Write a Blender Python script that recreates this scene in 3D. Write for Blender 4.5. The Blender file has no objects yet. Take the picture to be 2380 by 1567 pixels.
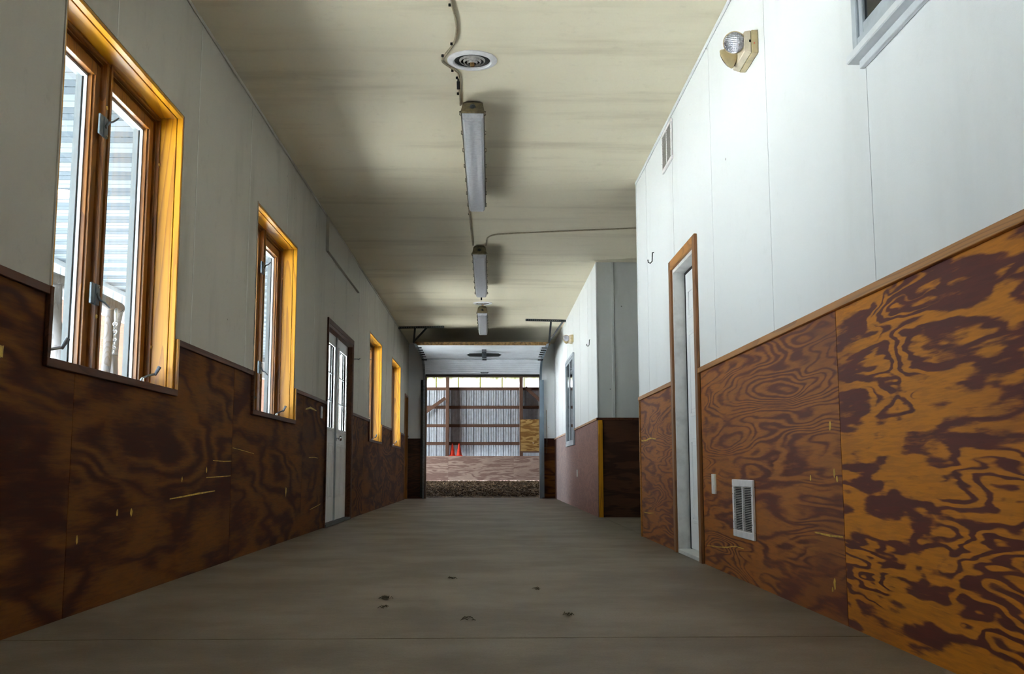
import bpy, bmesh, math, random
from mathutils import Vector, Matrix

random.seed(7)
SC = bpy.context.scene
COL = SC.collection
PI = math.pi

# ------------------------------------------------------------------ camera, sky, exposure
F_PX = 2386.7
cam_d = bpy.data.cameras.new('camera')
cam_d.sensor_fit = 'HORIZONTAL'
cam_d.sensor_width = 36.0
cam_d.lens = 36.0 * F_PX / 2380.0
cam_d.clip_start = 0.05
cam_d.clip_end = 300
cam = bpy.data.objects.new('camera', cam_d)
COL.objects.link(cam)
_th, _ps, _ro = 0.1286, 0.0216, -0.0014
_fwd = Vector((math.sin(_ps) * math.cos(_th), math.cos(_ps) * math.cos(_th), math.sin(_th)))
_rt = Vector((math.cos(_ps), -math.sin(_ps), 0))
_up = _rt.cross(_fwd)
_r2 = math.cos(_ro) * _rt + math.sin(_ro) * _up
_u2 = -math.sin(_ro) * _rt + math.cos(_ro) * _up
M = Matrix((_r2, _u2, -_fwd)).transposed().to_4x4()
M.translation = Vector((0, 0, 0.6))
cam.matrix_world = M
SC.camera = cam

world = bpy.data.worlds.new('overcast_sky')
SC.world = world
world.use_nodes = True
bg = world.node_tree.nodes['Background']
bg.inputs['Color'].default_value = (0.86, 0.93, 1.0, 1)
bg.inputs['Strength'].default_value = 8.0

sun_d = bpy.data.lights.new('sun', 'SUN')
sun_d.energy = 62.0
sun_d.angle = math.radians(1.5)
sun_d.color = (1.0, 0.985, 0.97)
sun = bpy.data.objects.new('sun', sun_d)
COL.objects.link(sun)
# high sun on the yard side (left), slightly from behind the camera: lights the yard and porch edge, never enters a window
sun.rotation_euler = Vector((0.25, 0.10, -0.96)).to_track_quat('-Z', 'Y').to_euler()

vs = SC.view_settings
vs.view_transform = 'Standard'
vs.look = 'None'
vs.gamma = 1.0
vs.use_curve_mapping = False
vs.exposure = 1.25

cy = SC.cycles
cy.max_bounces = 9
cy.diffuse_bounces = 5
cy.glossy_bounces = 4
cy.transmission_bounces = 6
cy.transparent_max_bounces = 12
cy.caustics_reflective = False
cy.caustics_refractive = False
cy.sample_clamp_indirect = 12.0
cy.use_denoising = True

# main dimensions (metres)
XL, XR, HC = -1.74, 1.38, 3.29
CAPL, CAPR = 1.32, 1.26
YB, YF = -3.0, 21.9
WINS = [(-0.30, 1.25), (4.04, 5.66), (7.54, 9.13), (14.80, 16.46), (18.16, 19.94)]
WZ0, WZ1 = 1.04, 2.59


def portal(name, loc, rot, sx, sy):
    """marks an opening to the sky for the sampler; gives off no light of its own"""
    l = bpy.data.lights.new(name, 'AREA')
    l.shape = 'RECTANGLE'
    l.size, l.size_y = sx, sy
    l.cycles.is_portal = True
    o = bpy.data.objects.new(name, l)
    COL.objects.link(o)
    o.location = loc
    o.rotation_euler = rot


for a, b in WINS:
    portal('window_portal', (-2.0, (a + b) / 2, (WZ0 + WZ1) / 2), (0, -PI / 2, 0), 1.6, b - a)
portal('door_portal', (-2.0, 11.95, 1.5), (0, -PI / 2, 0), 1.3, 1.9)
portal('arena_portal', (-9.3, 33.5, 1.8), (0, -PI / 2, 0), 3.6, 6.6)


# ------------------------------------------------------------------ helpers
class MB:
    def __init__(self):
        self.bm = bmesh.new()

    def box(self, x0, x1, y0, y1, z0, z1, m=None):
        if x0 > x1: x0, x1 = x1, x0
        if y0 > y1: y0, y1 = y1, y0
        if z0 > z1: z0, z1 = z1, z0
        v = [self.bm.verts.new(p) for p in ((x0, y0, z0), (x1, y0, z0), (x1, y1, z0), (x0, y1, z0),
                                            (x0, y0, z1), (x1, y0, z1), (x1, y1, z1), (x0, y1, z1))]
        for f in ((0, 3, 2, 1), (4, 5, 6, 7), (0, 1, 5, 4), (1, 2, 6, 5), (2, 3, 7, 6), (3, 0, 4, 7)):
            self.bm.faces.new([v[i] for i in f])
        if m is not None:
            bmesh.ops.transform(self.bm, matrix=m, verts=v)
        return self

    def bar(self, a, b, w, h, up=(0, 0, 1)):
        """rectangular bar from a to b, w across, h along up"""
        a, b = Vector(a), Vector(b)
        d = b - a
        L = d.length
        d.normalize()
        up = Vector(up)
        s = d.cross(up)
        if s.length < 1e-4:
            s = d.cross(Vector((1, 0, 0)))
        s.normalize()
        u = s.cross(d)
        m = Matrix((s, d, u)).transposed().to_4x4()
        m.translation = a
        return self.box(-w / 2, w / 2, 0, L, -h / 2, h / 2, m)

    def poly(self, pts, axis, t0, t1):
        """extrude a polygon; pts are the two other coordinates in order, axis is 'x','y' or 'z'"""
        def P(p, t):
            if axis == 'x': return (t, p[0], p[1])
            if axis == 'y': return (p[0], t, p[1])
            return (p[0], p[1], t)
        a = [self.bm.verts.new(P(p, t0)) for p in pts]
        b = [self.bm.verts.new(P(p, t1)) for p in pts]
        n = len(pts)
        self.bm.faces.new(a)
        self.bm.faces.new(b[::-1])
        for i in range(n):
            self.bm.faces.new((a[i], b[i], b[(i + 1) % n], a[(i + 1) % n]))
        return self

    def tube(self, pts, r, n=8, r1=None):
        pts = [Vector(p) for p in pts]
        rings = []
        ref = Vector((0, 0, 1))
        for i, p in enumerate(pts):
            d = (pts[min(i + 1, len(pts) - 1)] - pts[max(i - 1, 0)]).normalized()
            s = d.cross(ref)
            if s.length < 0.05:
                s = d.cross(Vector((1, 0, 0)))
            s.normalize()
            u = s.cross(d)
            rr = r if r1 is None else r + (r1 - r) * i / (len(pts) - 1)
            rings.append([self.bm.verts.new(p + rr * (math.cos(2 * PI * k / n) * s + math.sin(2 * PI * k / n) * u)) for k in range(n)])
        for A, B in zip(rings, rings[1:]):
            for k in range(n):
                self.bm.faces.new((A[k], A[(k + 1) % n], B[(k + 1) % n], B[k]))
        self.bm.faces.new(rings[0][::-1])
        self.bm.faces.new(rings[-1])
        return self

    def lathe(self, prof, origin, axis, n=32, closed=False):
        """revolve (radius, height) points around axis through origin"""
        o = Vector(origin)
        a = Vector(axis).normalized()
        s = a.cross(Vector((0, 0, 1)))
        if s.length < 0.05:
            s = a.cross(Vector((1, 0, 0)))
        s.normalize()
        u = a.cross(s)
        rings = []
        for r, h in prof:
            if r < 1e-6:
                rings.append([self.bm.verts.new(o + a * h)])
            else:
                rings.append([self.bm.verts.new(o + a * h + r * (math.cos(2 * PI * k / n) * s + math.sin(2 * PI * k / n) * u)) for k in range(n)])
        prs = list(zip(rings, rings[1:]))
        if closed:
            prs.append((rings[-1], rings[0]))
        for A, B in prs:
            for k in range(n):
                k2 = (k + 1) % n
                if len(A) == 1 and len(B) == 1:
                    continue
                if len(A) == 1:
                    self.bm.faces.new((A[0], B[k], B[k2]))
                elif len(B) == 1:
                    self.bm.faces.new((A[k], B[0], A[k2]))
                else:
                    self.bm.faces.new((A[k], B[k], B[k2], A[k2]))
        return self

    def build(self, name, mat, parent=None, bevel=0.0, smooth=False, seg=1):
        bmesh.ops.recalc_face_normals(self.bm, faces=self.bm.faces[:])
        if bevel:
            bmesh.ops.bevel(self.bm, geom=self.bm.edges[:], offset=bevel, segments=seg, affect='EDGES', profile=0.5)
        me = bpy.data.meshes.new(name)
        self.bm.to_mesh(me)
        self.bm.free()
        if smooth:
            for p in me.polygons:
                p.use_smooth = True
            try:
                me.set_sharp_from_angle(angle=math.radians(40))
            except Exception:
                pass
        me.materials.append(mat)
        o = bpy.data.objects.new(name, me)
        COL.objects.link(o)
        if parent is not None:
            o.parent = parent
        return o


def empty(name, loc=(0, 0, 0)):
    """thing root at the world origin so that parts keep world coordinates"""
    o = bpy.data.objects.new(name, None)
    o.empty_display_size = 0.1
    COL.objects.link(o)
    return o


def tag(o, label, cat=None, group=None, kind=None):
    o['label'] = label
    if cat: o['category'] = cat
    if group: o['group'] = group
    if kind: o['kind'] = kind
    return o


def rehome(root, loc):
    """put the Empty at the base of its thing without moving the parts"""
    root.location = loc
    inv = Matrix.Translation(-Vector(loc))
    for c in root.children:
        c.matrix_parent_inverse = inv


def copy_tree(o, parent=None, off=None):
    c = o.copy()
    COL.objects.link(c)
    if parent is not None:
        c.parent = parent
    if off is not None:
        c.location = Vector(o.location) + Vector(off)
    for ch in o.children:
        copy_tree(ch, c)
    return c


# ------------------------------------------------------------------ materials
class NT:
    def __init__(self, name):
        self.mat = bpy.data.materials.new(name)
        self.mat.use_nodes = True
        self.t = self.mat.node_tree
        self.b = self.t.nodes['Principled BSDF']
        self.out = self.t.nodes['Material Output']

    def n(self, kind, **kw):
        nd = self.t.nodes.new(kind)
        for k, v in kw.items():
            setattr(nd, k, v)
        return nd

    def put(self, sock, val):
        if hasattr(val, 'links') or isinstance(val, bpy.types.NodeSocket):
            self.t.links.new(val, sock)
        else:
            sock.default_value = val

    def math(self, op, a, b=0.0, c=None):
        nd = self.n('ShaderNodeMath', operation=op)
        self.put(nd.inputs[0], a)
        self.put(nd.inputs[1], b)
        if c is not None:
            self.put(nd.inputs[2], c)
        return nd.outputs[0]

    def mix(self, f, a, b, blend='MIX'):
        nd = self.n('ShaderNodeMix', data_type='RGBA', blend_type=blend)
        self.put(nd.inputs[0], f)
        self.put(nd.inputs[6], (*a, 1) if isinstance(a, tuple) and len(a) == 3 else a)
        self.put(nd.inputs[7], (*b, 1) if isinstance(b, tuple) and len(b) == 3 else b)
        return nd.outputs[2]

    def ramp(self, f, lo, hi):
        nd = self.n('ShaderNodeMapRange', interpolation_type='SMOOTHSTEP')
        self.put(nd.inputs[0], f)
        nd.inputs[1].default_value = lo
        nd.inputs[2].default_value = hi
        return nd.outputs[0]

    def coord(self):
        return self.n('ShaderNodeTexCoord').outputs['Object']

    def noise(self, vec, scale=1.0, detail=2.0, rough=0.5, dist=0.0):
        nd = self.n('ShaderNodeTexNoise')
        if vec is not None:
            self.put(nd.inputs['Vector'], vec)
        nd.inputs['Scale'].default_value = scale
        nd.inputs['Detail'].default_value = detail
        nd.inputs['Roughness'].default_value = rough
        nd.inputs['Distortion'].default_value = dist
        return nd.outputs['Fac']

    def scaled(self, vec, s):
        nd = self.n('ShaderNodeVectorMath', operation='MULTIPLY')
        self.put(nd.inputs[0], vec)
        nd.inputs[1].default_value = s
        return nd.outputs[0]

    def bump(self, h, strength=0.2, dist=0.01):
        nd = self.n('ShaderNodeBump')
        nd.inputs['Strength'].default_value = strength
        nd.inputs['Distance'].default_value = dist
        self.put(nd.inputs['Height'], h)
        self.t.links.new(nd.outputs[0], self.b.inputs['Normal'])

    def fin(self, color=None, rough=None, metal=None, spec=None):
        if color is not None:
            self.put(self.b.inputs['Base Color'], (*color, 1) if isinstance(color, tuple) and len(color) == 3 else color)
        if rough is not None: self.put(self.b.inputs['Roughness'], rough)
        if metal is not None: self.b.inputs['Metallic'].default_value = metal
        if spec is not None: self.b.inputs['Specular IOR Level'].default_value = spec
        return self.mat


def plain(name, col, rough=0.5, metal=0.0, var=0.12, scale=14.0, spec=0.5):
    """a plain colour with slight procedural mottling"""
    m = NT(name)
    n = m.noise(m.coord(), scale, 4, 0.6)
    d = tuple(c * (1 - var * 2.2) for c in col)
    c = m.mix(m.ramp(n, 0.3, 0.62), d, col)
    return m.fin(c, rough, metal, spec)


def plywood(name, light, dark, rough=0.42, spec=0.3, gu=0.8, gv=3.6, contrast=(0.26, 0.64)):
    """rotary-cut plywood; the object colour gives each sheet its own figure (r: place, g: ring count)"""
    m = NT(name)
    info = m.n('ShaderNodeObjectInfo')
    sep = m.n('ShaderNodeSeparateColor')
    m.put(sep.inputs[0], info.outputs['Color'])
    s = m.n('ShaderNodeSeparateXYZ')
    m.put(s.inputs[0], m.coord())
    u = m.math('ADD', s.outputs[0], s.outputs[1])
    v = s.outputs[2]
    seed = m.math('MULTIPLY', sep.outputs[0], 53.0)
    def vec(a, b):
        c = m.n('ShaderNodeCombineXYZ')
        m.put(c.inputs[0], m.math('MULTIPLY', u, a))
        m.put(c.inputs[1], m.math('MULTIPLY', v, b))
        m.put(c.inputs[2], seed)
        return c.outputs[0]
    wob = m.noise(vec(0.9, 3.4), 1.0, 2, 0.5)
    u2 = m.math('ADD', u, m.math('MULTIPLY', m.math('SUBTRACT', wob, 0.5), 0.5))
    v2 = m.math('ADD', v, m.math('MULTIPLY', m.math('SUBTRACT', wob, 0.5), 0.10))
    cc = m.n('ShaderNodeCombineXYZ')
    m.put(cc.inputs[0], m.math('MULTIPLY', u2, gu))
    m.put(cc.inputs[1], m.math('MULTIPLY', v2, gv))
    m.put(cc.inputs[2], seed)
    n1 = m.noise(cc.outputs[0], 1.0, 3.0, 0.48, 0.2)
    fine = m.noise(vec(7, 75), 1.0, 3, 0.6)
    rag = m.noise(vec(2.4, 22), 1.0, 4, 0.6)
    freq = m.math('ADD', 5.0, m.math('MULTIPLY', sep.outputs[1], 40.0))
    ph = m.math('MULTIPLY', n1, freq)
    ph = m.math('ADD', ph, m.math('MULTIPLY', rag, 0.5))
    tri_a = m.math('MULTIPLY', m.math('PINGPONG', ph, 0.5), 2.0)
    ph2 = m.math('ADD', m.math('MULTIPLY', n1, m.math('MULTIPLY', freq, 0.38)), m.math('MULTIPLY', rag, 0.6))
    tri_b = m.math('MULTIPLY', m.math('PINGPONG', ph2, 0.5), 2.0)
    where = m.ramp(m.noise(vec(0.9, 2.0), 1.0, 2, 0.5), 0.44, 0.56)
    mx = m.n('ShaderNodeMix')
    m.put(mx.inputs[0], where)
    m.put(mx.inputs[2], tri_a)
    m.put(mx.inputs[3], tri_b)
    tri = mx.outputs[0]
    # the figure fades and the latewood share drifts across the sheet
    drift = m.noise(vec(1.3, 2.2), 1.0, 2, 0.5)
    tri = m.math('ADD', tri, m.math('MULTIPLY', m.math('SUBTRACT', fine, 0.5), 0.5))
    tri = m.math('ADD', tri, m.math('MULTIPLY', m.math('SUBTRACT', drift, 0.5), 0.9))
    f = m.ramp(tri, *contrast)
    c = m.mix(f, dark, light)
    big = m.noise(vec(0.8, 1.1), 1.0, 3, 0.5)
    dk = m.mix(0.45, c, dark)
    c = m.mix(m.ramp(big, 0.52, 0.72), c, dk)
    gr = m.ramp(fine, 0.36, 0.6)
    c = m.mix(m.math('MULTIPLY', m.math('SUBTRACT', 1.0, gr), 0.35), c, m.mix(0.6, c, (0.02, 0.008, 0.005)))
    scuff = m.noise(vec(14, 9), 1.0, 5, 0.75)
    c = m.mix(m.math('MULTIPLY', m.ramp(scuff, 0.70, 0.80), 0.35), c, (0.5, 0.33, 0.2))
    m.bump(fine, 0.25, 0.002)
    return m.fin(c, m.math('ADD', rough, m.math('MULTIPLY', fine, 0.12)), 0, spec)


def timber(name, light, dark, along='z', rough=0.38, rings=5.0, spec=0.45):
    """solid softwood with cathedral grain along one axis"""
    m = NT(name)
    k = {'x': (0.5, 6.0, 6.0), 'y': (6.0, 0.5, 6.0), 'z': (6.0, 6.0, 0.5)}[along]
    kf = {'x': (3, 160, 160), 'y': (160, 3, 160), 'z': (160, 160, 3)}[along]
    co = m.coord()
    n1 = m.noise(m.scaled(co, k), 1.0, 1.2, 0.4, 0.4)
    saw = m.math('FRACT', m.math('MULTIPLY', n1, rings * 2.2))
    line = m.ramp(saw, 0.55, 0.98)
    fine = m.noise(m.scaled(co, kf), 1.0, 3, 0.6)
    c = m.mix(m.math('MULTIPLY', line, 0.75), light, dark)
    c = m.mix(m.math('MULTIPLY', m.ramp(fine, 0.5, 0.75), 0.35), c, dark)
    m.bump(fine, 0.08, 0.001)
    return m.fin(c, rough, 0, spec)


def painted_wall(name, col, dirt, amt=0.5, streak=(1.2, 1.2, 0.35), speck=True):
    m = NT(name)
    co = m.coord()
    a = m.noise(m.scaled(co, streak), 1.4, 5, 0.6)
    c = m.mix(m.math('MULTIPLY', m.ramp(a, 0.48, 0.78), amt), col, dirt)
    b = m.noise(co, 9, 5, 0.7)
    c = m.mix(m.math('MULTIPLY', m.ramp(b, 0.55, 0.8), amt * 0.5), c, dirt)
    if speck:
        v = m.n('ShaderNodeTexVoronoi')
        m.put(v.inputs['Vector'], co)
        v.inputs['Scale'].default_value = 3.2
        s = m.math('LESS_THAN', v.outputs['Distance'], 0.026)
        c = m.mix(m.math('MULTIPLY', s, 0.75), c, (0.05, 0.035, 0.025))
    g = m.noise(co, 170, 3, 0.6)
    m.bump(g, 0.25, 0.002)
    return m.fin(c, 0.62, 0, 0.3)


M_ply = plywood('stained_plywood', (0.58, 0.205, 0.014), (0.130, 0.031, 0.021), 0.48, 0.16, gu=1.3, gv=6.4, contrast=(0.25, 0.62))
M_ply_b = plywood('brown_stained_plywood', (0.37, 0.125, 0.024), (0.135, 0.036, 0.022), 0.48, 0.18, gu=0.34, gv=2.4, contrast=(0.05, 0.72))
M_ply_left = plywood('shade_darkened_plywood', (0.17, 0.061, 0.013), (0.052, 0.0145, 0.008), 0.65, 0.08, gu=0.38, gv=1.5, contrast=(0.0, 0.95))  # right wall's plywood made darker, the left side's shade put into the colour
M_ply_red = plywood('worn_red_plywood', (0.28, 0.125, 0.09), (0.17, 0.065, 0.05), rough=0.5, contrast=(-0.4, 1.4))
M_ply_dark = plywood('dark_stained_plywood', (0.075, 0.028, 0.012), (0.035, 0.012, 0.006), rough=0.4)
M_ply_raw = plywood('weathered_raw_plywood', (0.56, 0.43, 0.35), (0.34, 0.225, 0.185), rough=0.7, gu=0.35, gv=2.6)
M_ply_gold = plywood('new_raw_plywood', (0.55, 0.36, 0.13), (0.27, 0.14, 0.035), rough=0.6, gu=0.9, gv=4.0)
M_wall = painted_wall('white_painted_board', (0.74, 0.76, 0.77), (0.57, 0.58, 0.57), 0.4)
M_wall_l = painted_wall('shade_darkened_grimy_board', (0.47, 0.445, 0.375), (0.25, 0.225, 0.175), 0.6)  # same paint as the right wall, darkened for the backlit side, plus grime
M_wall_a = painted_wall('shade_greyed_alcove_board', (0.50, 0.525, 0.51), (0.36, 0.37, 0.35), 0.5)  # grey stands in for shade on the white alcove board
M_ceil = painted_wall('cream_ceiling_board', (0.74, 0.675, 0.515), (0.43, 0.37, 0.255), 0.5, (0.35, 2.2, 1.0), False)
M_strip = plain('highlight_seam_strip', (0.62, 0.61, 0.55), 0.6, 0, 0.1, 8)  # painted highlight: lighter than the boards, as if the raised seam caught light
M_core = plain('wall_core', (0.30, 0.26, 0.2), 0.8)
M_gold = timber('golden_varnished_pine', (0.62, 0.28, 0.008), (0.36, 0.13, 0.005))
M_gold_h = timber('golden_varnished_pine_long', (0.62, 0.28, 0.008), (0.36, 0.13, 0.005), 'y')
M_sash = timber('dark_honey_pine', (0.24, 0.09, 0.010), (0.10, 0.03, 0.004))
M_sash_h = timber('dark_honey_pine_long', (0.24, 0.09, 0.010), (0.10, 0.03, 0.004), 'y')
M_trim = timber('brown_wood_trim', (0.24, 0.10, 0.032), (0.13, 0.05, 0.016), 'z', 0.45)
M_trim_h = timber('brown_wood_rail', (0.42, 0.18, 0.038), (0.24, 0.095, 0.02), 'y', 0.45)
M_trim_d = timber('dark_red_wood_trim', (0.10, 0.038, 0.018), (0.05, 0.018, 0.009), 'y', 0.55, 5, 0.15)
M_door = plain('white_door_paint', (0.88, 0.89, 0.90), 0.35, 0, 0.03, 5)
M_jamb = plain('grey_white_jamb_paint', (0.70, 0.70, 0.69), 0.5, 0, 0.10, 7)
M_vinyl = plain('white_vinyl', (0.66, 0.69, 0.72), 0.35, 0, 0.03, 9)
M_vinyl_g = plain('grey_vinyl', (0.40, 0.45, 0.50), 0.4, 0, 0.08, 9)
M_spacer = plain('pale_glazing_spacer', (0.42, 0.47, 0.50), 0.4, 0, 0.05, 9)
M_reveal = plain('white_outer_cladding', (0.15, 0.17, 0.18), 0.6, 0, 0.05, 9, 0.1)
M_enamel = plain('white_enamel', (0.82, 0.80, 0.82), 0.3, 0, 0.06, 20)
M_aged = plain('aged_grey_enamel', (0.42, 0.39, 0.37), 0.4, 0, 0.2, 40)
M_fin = plain('dull_grey_fin', (0.40, 0.37, 0.34), 0.5, 0, 0.15, 40)
M_grey = plain('grey_metal', (0.16, 0.19, 0.22), 0.4, 0.4, 0.15, 30)
M_latch = plain('slate_grey_latch', (0.10, 0.13, 0.155), 0.4, 0.2, 0.1, 30)
M_steel = plain('galvanised_steel', (0.30, 0.33, 0.36), 0.38, 0.85, 0.2, 30)
M_track = plain('lit_blue_track_steel', (0.28, 0.36, 0.44), 0.35, 0.7, 0.06, 3)
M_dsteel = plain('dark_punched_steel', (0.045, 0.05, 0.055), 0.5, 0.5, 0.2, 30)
M_chrome = plain('polished_chrome', (0.75, 0.76, 0.78), 0.12, 1.0, 0.05, 30)
M_black = plain('black_iron', (0.010, 0.010, 0.010), 0.6, 0.0, 0.1, 30, 0.2)
M_dark = plain('dark_recess', (0.006, 0.006, 0.006), 0.9, 0, 0.1, 30)
M_beige = plain('aged_beige_plastic', (0.58, 0.47, 0.26), 0.45, 0, 0.14, 12)
M_beige_l = plain('pale_beige_plastic', (0.70, 0.60, 0.46), 0.45, 0, 0.08, 12)
M_brass = plain('brass', (0.75, 0.52, 0.18), 0.3, 0.9, 0.1, 40)
M_house = plain('brown_grey_fixture_housing', (0.20, 0.165, 0.10), 0.5, 0.2, 0.2, 30)
M_cable = plain('painted_cable', (0.30, 0.245, 0.15), 0.55, 0, 0.15, 30)
M_plastic = plain('ivory_plastic', (0.80, 0.79, 0.74), 0.35, 0, 0.05, 30)
M_cone = plain('orange_red_cone_plastic', (0.85, 0.060, 0.025), 0.4, 0, 0.10, 9)
M_rust = plain('rusty_brown_steel', (0.30, 0.18, 0.07), 0.6, 0.3, 0.3, 25)
M_beam = timber('weathered_brown_lumber', (0.15, 0.088, 0.062), (0.08, 0.045, 0.032), 'x', 0.8, 5, 0.2)
M_post = timber('weathered_brown_post', (0.15, 0.088, 0.062), (0.08, 0.045, 0.032), 'z', 0.8, 5, 0.2)
M_gdoor = plain('white_door_section', (0.66, 0.69, 0.74), 0.4, 0, 0.06, 3)
M_skin = plain('light_absorbing_door_skin', (0.05, 0.035, 0.025), 0.6, 0, 0.1, 3)  # dark so the raised door's top soaks up bounced light
M_metal = plain('pale_blue_grey_siding', (0.56, 0.63, 0.70), 0.4, 0.0, 0.10, 6)
M_yellow = plain('bare_wood_scratch', (0.66, 0.42, 0.06), 0.7, 0, 0.2, 30)
M_log = timber('weathered_log', (0.115, 0.112, 0.118), (0.06, 0.055, 0.055), 'z', 0.8, 5, 0.2)
M_straw = plain('dark_straw', (0.06, 0.05, 0.03), 0.9)
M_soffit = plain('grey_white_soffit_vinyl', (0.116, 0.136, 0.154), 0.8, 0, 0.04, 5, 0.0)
M_conc_out = plain('pale_patio_concrete', (0.58, 0.59, 0.59), 0.9, 0, 0.1, 2)
M_gravel = plain('pale_gravel', (0.57, 0.58, 0.58), 0.95, 0, 0.15, 3)


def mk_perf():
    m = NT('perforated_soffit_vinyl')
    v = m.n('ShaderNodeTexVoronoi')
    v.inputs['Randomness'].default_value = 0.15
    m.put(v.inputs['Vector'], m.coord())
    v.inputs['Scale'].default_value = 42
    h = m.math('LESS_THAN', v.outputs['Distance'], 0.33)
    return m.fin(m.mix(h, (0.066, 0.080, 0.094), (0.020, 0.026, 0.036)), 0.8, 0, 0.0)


M_perf = mk_perf()


def mk_glass(name, tint, refl=0.06):
    m = NT(name)
    lw = m.n('ShaderNodeLayerWeight')
    lw.inputs[0].default_value = 0.5
    fr = m.n('ShaderNodeMath', operation='MULTIPLY_ADD')
    m.put(fr.inputs[0], m.math('POWER', lw.outputs['Facing'], 5.0))
    fr.inputs[1].default_value = 0.35
    fr.inputs[2].default_value = 0.02
    tr = m.n('ShaderNodeBsdfTransparent')
    tr.inputs[0].default_value = (*tint, 1)
    gl = m.n('ShaderNodeBsdfGlossy')
    gl.inputs['Roughness'].default_value = 0.02
    mx = m.n('ShaderNodeMixShader')
    m.t.links.new(fr.outputs[0], mx.inputs[0])
    m.t.links.new(tr.outputs[0], mx.inputs[1])
    m.t.links.new(gl.outputs[0], mx.inputs[2])
    m.t.links.new(mx.outputs[0], m.out.inputs[0])
    return m.mat


M_glass = mk_glass('window_glass', (0.93, 0.96, 0.96))
M_dglass = plain('glass_before_dark_room', (0.010, 0.012, 0.014), 0.05, 0, 0.05, 3, 0.12)


def mk_lens(name, col, through):
    m = NT(name)
    tr = m.n('ShaderNodeBsdfTransparent')
    tr.inputs[0].default_value = (0.9, 0.9, 0.92, 1)
    mx = m.n('ShaderNodeMixShader')
    mx.inputs[0].default_value = through
    n = m.noise(m.coord(), 30, 4, 0.7)
    m.put(m.b.inputs['Base Color'], m.mix(m.ramp(n, 0.35, 0.6), tuple(c * 0.85 for c in col), col))
    m.b.inputs['Roughness'].default_value = 0.3
    m.t.links.new(m.b.outputs[0], mx.inputs[1])
    m.t.links.new(tr.outputs[0], mx.inputs[2])
    m.t.links.new(mx.outputs[0], m.out.inputs[0])
    return m.mat


M_lens = mk_lens('cloudy_diffuser_plastic', (0.74, 0.74, 0.78), 0.55)


def mk_ribglass():
    m = NT('ribbed_lamp_glass')
    co = m.coord()
    w = m.n('ShaderNodeTexWave')
    m.put(w.inputs['Vector'], co)
    w.inputs['Scale'].default_value = 62
    w2 = m.n('ShaderNodeTexWave', bands_direction='Z')
    m.put(w2.inputs['Vector'], co)
    w2.inputs['Scale'].default_value = 34
    h = m.math('ADD', w.outputs['Fac'], w2.outputs['Fac'])
    m.bump(h, 0.55, 0.004)
    return m.fin((0.42, 0.42, 0.47), 0.2, 0.9)


M_rib = mk_ribglass()


def mk_trans():
    m = NT('translucent_yellowed_fibreglass')
    z = m.n('ShaderNodeSeparateXYZ')
    m.put(z.inputs[0], m.coord())
    n = m.noise(m.scaled(m.coord(), (9, 1, 0.6)), 1.0, 3, 0.6)
    t = m.math('ADD', z.outputs[2], m.math('MULTIPLY', m.math('SUBTRACT', n, 0.5), 0.3))
    f = m.ramp(t, 3.74, 4.12)
    c = m.mix(f, (0.55, 0.56, 0.56), (0.11, 0.11, 0.036))
    tl = m.n('ShaderNodeBsdfTranslucent')
    m.put(tl.inputs[0], c)
    m.t.links.new(tl.outputs[0], m.out.inputs[0])
    return m.mat


M_trans = mk_trans()


def mk_trib():
    m = NT('yellow_fibreglass_lap')
    tl = m.n('ShaderNodeBsdfTranslucent')
    m.put(tl.inputs[0], m.mix(m.noise(m.coord(), 6, 3), (0.15, 0.15, 0.045), (0.19, 0.19, 0.06)))
    m.t.links.new(tl.outputs[0], m.out.inputs[0])
    return m.mat


M_trib = mk_trib()


def mk_concrete():
    m = NT('dusty_concrete')
    co = m.coord()
    a = m.noise(co, 1.3, 6, 0.62)
    b = m.noise(m.scaled(co, (0.6, 2.4, 1)), 1.6, 5, 0.65)
    c = m.mix(m.ramp(a, 0.35, 0.66), (0.155, 0.122, 0.087), (0.255, 0.21, 0.16))
    c = m.mix(m.math('MULTIPLY', m.ramp(b, 0.5, 0.75), 0.5), c, (0.18, 0.145, 0.11))
    s = m.noise(m.scaled(co, (3, 7, 1)), 1.6, 5, 0.72)
    c = m.mix(m.math('MULTIPLY', m.ramp(s, 0.66, 0.76), 0.55), c, (0.06, 0.05, 0.04))
    g = m.noise(co, 120, 4, 0.7)
    c = m.mix(m.math('MULTIPLY', m.ramp(g, 0.4, 0.7), 0.35), c, (0.095, 0.082, 0.066))
    m.bump(m.math('ADD', g, m.math('MULTIPLY', m.noise(co, 28, 4, 0.6), 1.5)), 0.35, 0.004)
    return m.fin(c, 0.55, 0, 0.4)


M_conc = mk_concrete()


def mk_footing():
    m = NT('brown_arena_footing')
    co = m.coord()
    v = m.n('ShaderNodeTexVoronoi')
    m.put(v.inputs['Vector'], m.scaled(co, (1, 0.35, 1)))
    v.inputs['Scale'].default_value = 16
    sp = m.n('ShaderNodeSeparateColor')
    m.put(sp.inputs[0], v.outputs['Color'])
    c = m.mix(m.math('POWER', sp.outputs[0], 2.0), (0.055, 0.036, 0.02), (0.34, 0.25, 0.15))
    m.bump(v.outputs['Distance'], 1.0, 0.05)
    return m.fin(c, 0.95, 0, 0.2)


M_foot = mk_footing()


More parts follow.
